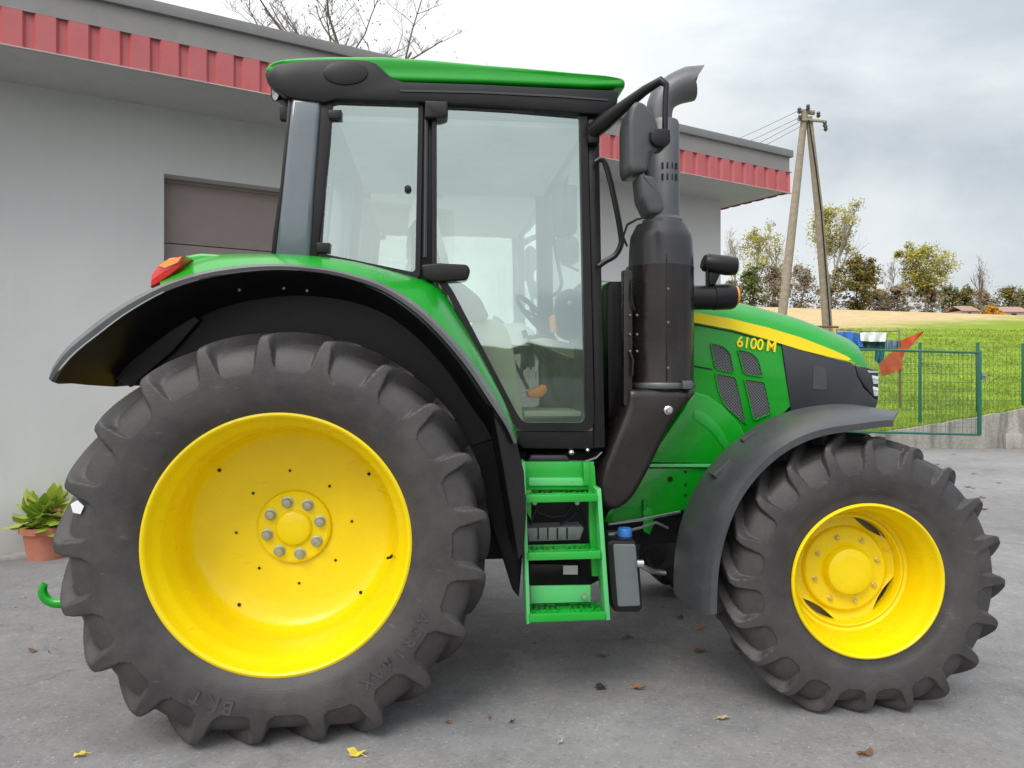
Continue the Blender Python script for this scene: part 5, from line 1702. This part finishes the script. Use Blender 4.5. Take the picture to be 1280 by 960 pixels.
def tree(name, label, X, Y, H, width, cols, nleaf, lsize, seed, group=None, levels=3, start=.2, lo=.05, egg=.55, droop=0.0, spread=.6, up=.6,
         barkc=('bark_grey', (.16, .135, .115)), z=None, cat='tree', twigr=.012, nclump=60, r0=None, fill=1.0):
    """trunk and limbs, plus a crown of leaf clumps through an uneven egg-shaped volume"""
    rg = random.Random(seed)
    z0 = field_z(X, Y) - .1 if z is None else z
    root = empty(name, (X, Y, z0))
    props(root, label, cat, group)
    m = MB()
    tips = branches(m, rg, H, spread, r0 or H*.018, levels, start, up, droop, twigr)
    m.build('trunk', bark(*barkc), root, None, recalc=False)
    if nleaf:
        key = tuple(cols)
        if key not in LEAVES: LEAVES[key] = leafmat('leaves_%d' % len(LEAVES), cols)
        vs, fs = [], []
        cl = []
        for i in range(nclump):
            t = rg.random()
            hh = lo + (1 - lo) * t
            # egg profile: widest at 'egg' of the crown height
            w_ = math.sin(math.pi * min(1, (t / egg if t < egg else 1 + (t - egg) / (1 - egg)) / 2)) ** .7
            rr = width / 2 * max(.12, w_) * (rg.random() ** .45) * rg.uniform(.75, 1.12)
            a = rg.random() * 6.283
            cl.append((Vector((rr*math.cos(a), rr*math.sin(a), H*hh)), rg.uniform(.5, 1.3)))
        cl += [(q, .6) for q in rg.sample(tips, min(len(tips), nclump // 2)) if q.z > H*lo]
        cs_ = H * .055 * fill
        for i in range(nleaf):
            q, k_ = rg.choice(cl)
            c = q + Vector((rg.gauss(0, 1), rg.gauss(0, 1), rg.gauss(0, .8) - droop*abs(rg.gauss(0, 1.3)))) * cs_ * k_
            if c.z < .05: c.z = rg.uniform(.05, .4)
            a = Vector((rg.gauss(0, 1), rg.gauss(0, 1), rg.gauss(0, 1))).normalized()
            b_ = a.orthogonal().normalized(); s = lsize * rg.uniform(.55, 1.35)
            kk = len(vs)
            vs += [c + a*s, c + b_*s*.6, c - a*s*.9, c - b_*s*.55]
            fs.append((kk, kk+1, kk+2, kk+3))
        mesh_obj('crown', vs, fs, LEAVES[key], root)
    return root
YG = ((.28, .28, .05), (.40, .38, .06), (.50, .44, .10), (.42, .34, .10))
OG = ((.085, .10, .03), (.15, .15, .04), (.26, .20, .05), (.38, .24, .06))
BR = ((.26, .20, .14), (.34, .25, .17), (.27, .24, .14), (.40, .31, .22))
GR = ((.09, .12, .04), (.15, .18, .055), (.23, .24, .08))
TG = 'trees along the ridge of the field'
def tpos(px, Y): return (px - CX) / F * Y
def thgt(px, top_py, Y):
    return EYE + (HY - top_py) / F * Y - field_z(tpos(px, Y), Y)
PALE = ('bark_pale', (.36, .33, .30)); GREYB = ('bark_grey', (.16, .135, .115))
TL = [
 # kind, label, px, top, Y, width in px, leaf colours, leaves, leaf size, options
 ('birch_tree', 'slender yellow green birch nearest the building corner, seen left of the pole', 941, 292, 92, 38, YG, 1700, .17, dict(lo=.35, barkc=PALE, nclump=34)),
 ('bare_tree', 'thin leafless tree between the building corner and the yellow green birch', 916, 284, 97, 30, None, 0, .2, dict(levels=4, barkc=PALE, spread=.45)),
 ('mixed_tree', 'loose tree with few yellowing leaves just left of the pole', 968, 292, 95, 46, YG, 1000, .16, dict(lo=.2, barkc=PALE, levels=4, nclump=60)),
 ('olive_bush', 'dense dark green shrub just right of the work light, below the birch', 936, 340, 90, 46, GR, 2600, .19, dict(egg=.25, lo=0, fill=1.4, nclump=90)),
 ('brown_bush', 'russet brown shrub between the legs of the pole', 1000, 330, 90, 50, BR, 2300, .17, dict(egg=.25, lo=.0, fill=1.3, nclump=90)),
 ('brown_bush', 'brownish shrub left of the pole next to the dark green shrub', 965, 334, 91, 52, BR, 2600, .17, dict(egg=.25, lo=0, fill=1.4, nclump=90)),
 ('birch_tree', 'tall birch with yellow green top rising behind the right leg of the pole', 1036, 264, 93, 40, YG, 4600, .17, dict(lo=.58, barkc=PALE, levels=3, nclump=46, spread=.3)),
 ('autumn_tree', 'full rounded green and orange tree right of the pole', 1071, 320, 88, 62, OG, 6500, .19, dict(egg=.42, lo=.02, nclump=130)),
 ('bare_tree', 'leafless grey tree between the rounded autumn tree and the drooping birch', 1112, 318, 95, 50, None, 0, .2, dict(levels=4, barkc=PALE)),
 ('birch_tree', 'drooping birch with a yellow green crown and bare lower branches', 1158, 306, 90, 64, YG, 6500, .17, dict(lo=.38, droop=.5, egg=.5, barkc=PALE, nclump=80, levels=4)),
 ('brown_bush', 'low dark brown hedge shrub left of the drooping birch', 1120, 358, 89, 54, BR, 2800, .17, dict(egg=.25, lo=0, fill=1.4, nclump=90)),
 ('brown_bush', 'low brown hedge shrub under the drooping birch', 1160, 358, 91, 70, BR, 3000, .17, dict(egg=.25, lo=0, fill=1.4, nclump=90)),
 ('poplar_tree', 'narrow upright grey poplar standing alone right of the drooping birch', 1229, 333, 100, 11, BR, 500, .13, dict(lo=.1, up=1.4, spread=.2)),
 ('distant_tree', 'distant olive tree just left of the narrow poplar', 1204, 362, 112, 40, OG, 2200, .22, dict(egg=.25, lo=0, fill=1.4, nclump=90)),
 ('distant_tree', 'distant brown tree behind the foot of the narrow poplar', 1230, 366, 114, 40, BR, 2000, .22, dict(egg=.25, lo=0, fill=1.4, nclump=90)),
 ('distant_tree', 'distant orange green tree at the right end of the ridge', 1258, 360, 112, 44, OG, 2200, .22, dict(egg=.25, lo=0, fill=1.4, nclump=90)),
 ('distant_tree', 'distant grey green tree between drooping birch and olive tree', 1184, 360, 113, 44, GR, 2200, .22, dict(egg=.25, lo=0, fill=1.4, nclump=90)),
 ('distant_tree', 'distant dark green tree at the edge of the picture behind the sheds', 1284, 364, 114, 44, GR, 2000, .22, dict(egg=.25, lo=0, fill=1.4, nclump=90)),
 ('brown_bush', 'low brown hedge shrub right of the rounded autumn tree, under the leafless grey tree', 1098, 364, 92, 40, BR, 1800, .17, dict(egg=.25, lo=0, fill=1.4, nclump=90)),
 ('brown_bush', 'low brown hedge shrub behind the foot of the right pole leg', 1036, 352, 93, 46, BR, 2000, .17, dict(egg=.25, lo=0, fill=1.4, nclump=90)),
 ('brown_bush', 'low brown hedge shrub beside the building corner behind the work light', 912, 352, 93, 40, BR, 1800, .17, dict(egg=.25, lo=0, fill=1.4, nclump=90)),
]
for i, (nm, lb, px, tp, Y, wpx, cols, nl, ls, kw) in enumerate(TL):
    H = max(1.5, thgt(px, tp, Y))
    if cols is None: H *= .82
    tree(nm, lb, tpos(px, Y), Y, H, wpx / F * Y, cols or YG, nl, ls, 100 + i, TG, **kw)
tree('yellow_bush', 'small bright yellow orange bush on the far edge of the field', tpos(1240, 98), 98, max(1.4, thgt(1240, 381, 98)), 3.2, ((.75, .42, .02), (.60, .30, .02)), 900, .2, 77, None, egg=.3, lo=0, cat='bush', nclump=30)
# bare tree behind the building
tree('bare_tree', 'large leafless tree with fine dark twigs behind the garage roof', -5.0, 23.0, 13.2, 8.5, ((.06, .045, .03), (.12, .08, .05), (.20, .15, .06)), 1500, .035, 41, None, levels=5, start=.45, lo=.55, z=0.0, twigr=.006, spread=.75, up=.45, r0=.20, nclump=120, fill=.8)

# far sheds
def shed(px0, px1, top, Y, label, c, rc):
    x0, x1 = tpos(px0, Y), tpos(px1, Y); z = field_z(x0, Y) - .3; h = EYE + (HY - top)/F*Y - z
    e = empty('shed', ((x0+x1)/2, Y, z)); props(e, label, 'shed')
    w = (x1 - x0)/2
    m = MB(); m.box((-w, 0, 0), (w, 4, h*.62)); m.build('wall', c, e, None)
    m = MB(); m.add([(-w-.2, -.3, h*.6), (w+.2, -.3, h*.6), (w+.2, 2, h), (-w-.2, 2, h), (w+.2, 4.3, h*.6), (-w-.2, 4.3, h*.6)], [(0, 1, 2, 3), (3, 2, 4, 5)]); m.build('roof', rc, e, None)
    m = MB(); m.box((-w*.3, -.04, 0.2), (w*.1, -.002, h*.5)); m.build('door', DARK, e, None)
SH = pbr('shed_wall', (.42, .33, .30), .8); SR = pbr('shed_roof', (.36, .22, .18), .8)
shed(1203, 1223, 381, 104, 'small pale pinkish shed left of the yellow bush on the far field edge', SH, SR)
shed(1253, 1285, 382, 104, 'long low brownish shed right of the yellow bush on the far field edge', SH, SR)

# ------------------------------------------------------------------ fallen leaves
LM = {n: pbr('leaf_' + n, c, .7, var=.25, scale=30, spec=.3) for n, c in (('yellow', (.62, .48, .06)), ('brown', (.17, .085, .04)), ('orange', (.42, .16, .04)), ('dark', (.05, .035, .03)), ('pale', (.46, .36, .20)))}
def leaf(px, py, kind, size, label, seed):
    rg = random.Random(seed)
    p = G(px, py); o = []
    n = 10; a0 = rg.random()*6.28
    vs = [(0, 0, .012)]
    for k_ in range(n):
        q = 2*math.pi*k_/n
        r = size*(.55 + .45*abs(math.cos(q*1.5 + .4)))*rg.uniform(.75, 1.1)*(1.25 if k_ == 0 else 1)
        x_, y_ = r*math.cos(q + a0), r*.62*math.sin(q + a0)
        vs.append((x_, y_, .004 + rg.uniform(0, .022)*(r/size)))
    fs = [(0, 1 + k_, 1 + (k_+1) % n) for k_ in range(n)]
    q = a0 + math.pi
    m = MB(); m.add(vs, fs)
    m.tube([(0, 0, .01), (size*.8*math.cos(q), size*.6*math.sin(q), .012), (size*1.5*math.cos(q), size*1.0*math.sin(q), .006)], .0016, 4)
    ob = m.build('fallen_leaf', LM[kind], None, 60, loc=p, recalc=False)
    props(ob, label, 'leaf', 'fallen leaves on the asphalt')
L0 = [(101, 946, 'yellow', .028, 'small yellow leaf on the asphalt behind the big rear wheel, lowest on that side'),
 (445, 944, 'yellow', .042, 'folded yellow leaf on the asphalt right below the big rear wheel'),
 (798, 862, 'orange', .040, 'rusty orange leaf on the asphalt between the two wheels, lowest there'),
 (903, 900, 'pale', .030, 'pale straw coloured leaf on the asphalt just in front of the front wheel'),
 (1082, 944, 'brown', .040, 'curled reddish brown leaf alone on the asphalt below the front wheel'),
 (850, 773, 'brown', .036, 'dark reddish leaf beside the lower tip of the front fender'),
 (876, 816, 'brown', .040, 'crumpled brown leaf against the left side of the front tyre'),
 (750, 862, 'dark', .040, 'black damp leaf on the asphalt left of the rusty orange leaf'),
 (659, 792, 'pale', .028, 'small tan leaf on the asphalt under the lowest step'),
 (787, 798, 'brown', .036, 'reddish brown leaf on the asphalt below the grey tank'),
 (753, 822, 'brown', .030, 'dull brown leaf midway between the steps and the black damp leaf'),
 (41, 815, 'brown', .034, 'reddish brown leaf on the asphalt under the green link hook'),
 (875, 788, 'orange', .03, 'small orange leaf tucked in front of the front fender tip')]
for i, (px, py, kd, sz, lb) in enumerate(L0): leaf(px, py, kd, sz, lb, 300 + i)
rgl = random.Random(9)
sc_lab = 'small dry brown leaf scattered on the asphalt beyond the front wheel'
for i in range(16):
    leaf(rgl.uniform(1165, 1278), rgl.uniform(563, 612) + (rgl.random() < .25)*30, rgl.choice(['brown', 'pale', 'brown', 'orange']), rgl.uniform(.03, .06), sc_lab, 500 + i)
for i, (px, py) in enumerate(((18, 760), (75, 800), (62, 818), (30, 748), (640, 905), (700, 930), (560, 905), (612, 900), (905, 760), (668, 806))):
    leaf(px, py, rgl.choice(['dark', 'brown', 'pale']), rgl.uniform(.010, .018), 'tiny crumbled leaf bit lying on the bare asphalt', 600 + i)

# ------------------------------------------------------------------ sky and light
SUN_EL, SUN_AZ = rad(48), rad(205)      # azimuth clockwise from +Y: behind the camera, left
w = bpy.data.worlds.new('World'); scene.world = w; w.use_nodes = True
nt = w.node_tree; nt.nodes.clear(); L = nt.links.new
out = nt.nodes.new('ShaderNodeOutputWorld')
bg = nt.nodes.new('ShaderNodeBackground'); bg.inputs['Strength'].default_value = .13
sky = nt.nodes.new('ShaderNodeTexSky'); sky.sky_type = 'NISHITA'; sky.sun_disc = False
sky.sun_elevation = SUN_EL; sky.sun_rotation = SUN_AZ; sky.dust_density = 2.0
tc = nt.nodes.new('ShaderNodeTexCoord')
sep = nt.nodes.new('ShaderNodeSeparateXYZ'); L(tc.outputs['Generated'], sep.inputs[0])
mp = nt.nodes.new('ShaderNodeMapping'); mp.inputs['Scale'].default_value = (1.2, 1.2, 2.6); mp.inputs['Rotation'].default_value = (rad(10), rad(-14), 0)
L(tc.outputs['Generated'], mp.inputs[0])
nz = nt.nodes.new('ShaderNodeTexNoise'); nz.inputs['Scale'].default_value = 1.5; nz.inputs['Detail'].default_value = 7; nz.inputs['Roughness'].default_value = .52; nz.inputs['Distortion'].default_value = .3
L(mp.outputs[0], nz.inputs['Vector'])
# darker bank towards the right of the view (direction x)
dk = nt.nodes.new('ShaderNodeMapRange'); dk.inputs['From Min'].default_value = .02; dk.inputs['From Max'].default_value = .55; dk.inputs['To Min'].default_value = .20; dk.inputs['To Max'].default_value = -.17
L(sep.outputs['X'], dk.inputs['Value'])
ad = nt.nodes.new('ShaderNodeMath'); ad.operation = 'ADD'; L(nz.outputs['Fac'], ad.inputs[0]); L(dk.outputs['Result'], ad.inputs[1])
cr = ramp(nt, ad.outputs[0], [(.24, (3.1, 3.6, 4.1)), (.42, (4.4, 4.85, 5.2)), (.56, (6.4, 6.7, 6.8)), (.70, (7.2, 7.3, 7.3))])
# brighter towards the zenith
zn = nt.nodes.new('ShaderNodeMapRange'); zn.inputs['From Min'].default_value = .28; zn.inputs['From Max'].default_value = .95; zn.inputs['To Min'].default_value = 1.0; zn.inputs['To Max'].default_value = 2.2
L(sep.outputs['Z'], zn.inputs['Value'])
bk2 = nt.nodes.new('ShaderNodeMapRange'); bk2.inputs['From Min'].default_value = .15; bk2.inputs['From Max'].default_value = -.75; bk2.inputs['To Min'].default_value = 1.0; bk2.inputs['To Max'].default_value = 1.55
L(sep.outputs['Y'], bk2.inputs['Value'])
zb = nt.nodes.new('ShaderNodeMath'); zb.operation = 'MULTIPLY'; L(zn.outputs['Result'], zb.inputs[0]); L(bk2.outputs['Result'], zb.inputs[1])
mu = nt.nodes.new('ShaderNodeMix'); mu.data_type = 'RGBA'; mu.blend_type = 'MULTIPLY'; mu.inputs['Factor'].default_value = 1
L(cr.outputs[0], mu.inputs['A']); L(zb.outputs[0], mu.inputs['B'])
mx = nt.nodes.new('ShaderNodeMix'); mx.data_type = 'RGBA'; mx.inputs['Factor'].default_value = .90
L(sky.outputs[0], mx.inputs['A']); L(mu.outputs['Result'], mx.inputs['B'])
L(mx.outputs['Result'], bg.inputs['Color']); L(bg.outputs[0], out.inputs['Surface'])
sun = bpy.data.lights.new('sun', 'SUN'); sun.energy = 1.5; sun.angle = rad(28); sun.color = (1.0, .97, .93)
so = bpy.data.objects.new('sun', sun); COL.objects.link(so)
dirv = Vector((math.sin(SUN_AZ)*math.cos(SUN_EL), math.cos(SUN_AZ)*math.cos(SUN_EL), math.sin(SUN_EL)))
so.rotation_euler = (-dirv).to_track_quat('-Z', 'Y').to_euler()

scene.view_settings.view_transform = 'Standard'
scene.view_settings.look = 'None'
scene.view_settings.exposure = 0
scene.view_settings.gamma = 1
scene.render.engine = 'CYCLES'
scene.cycles.max_bounces = 8
scene.cycles.transparent_max_bounces = 24
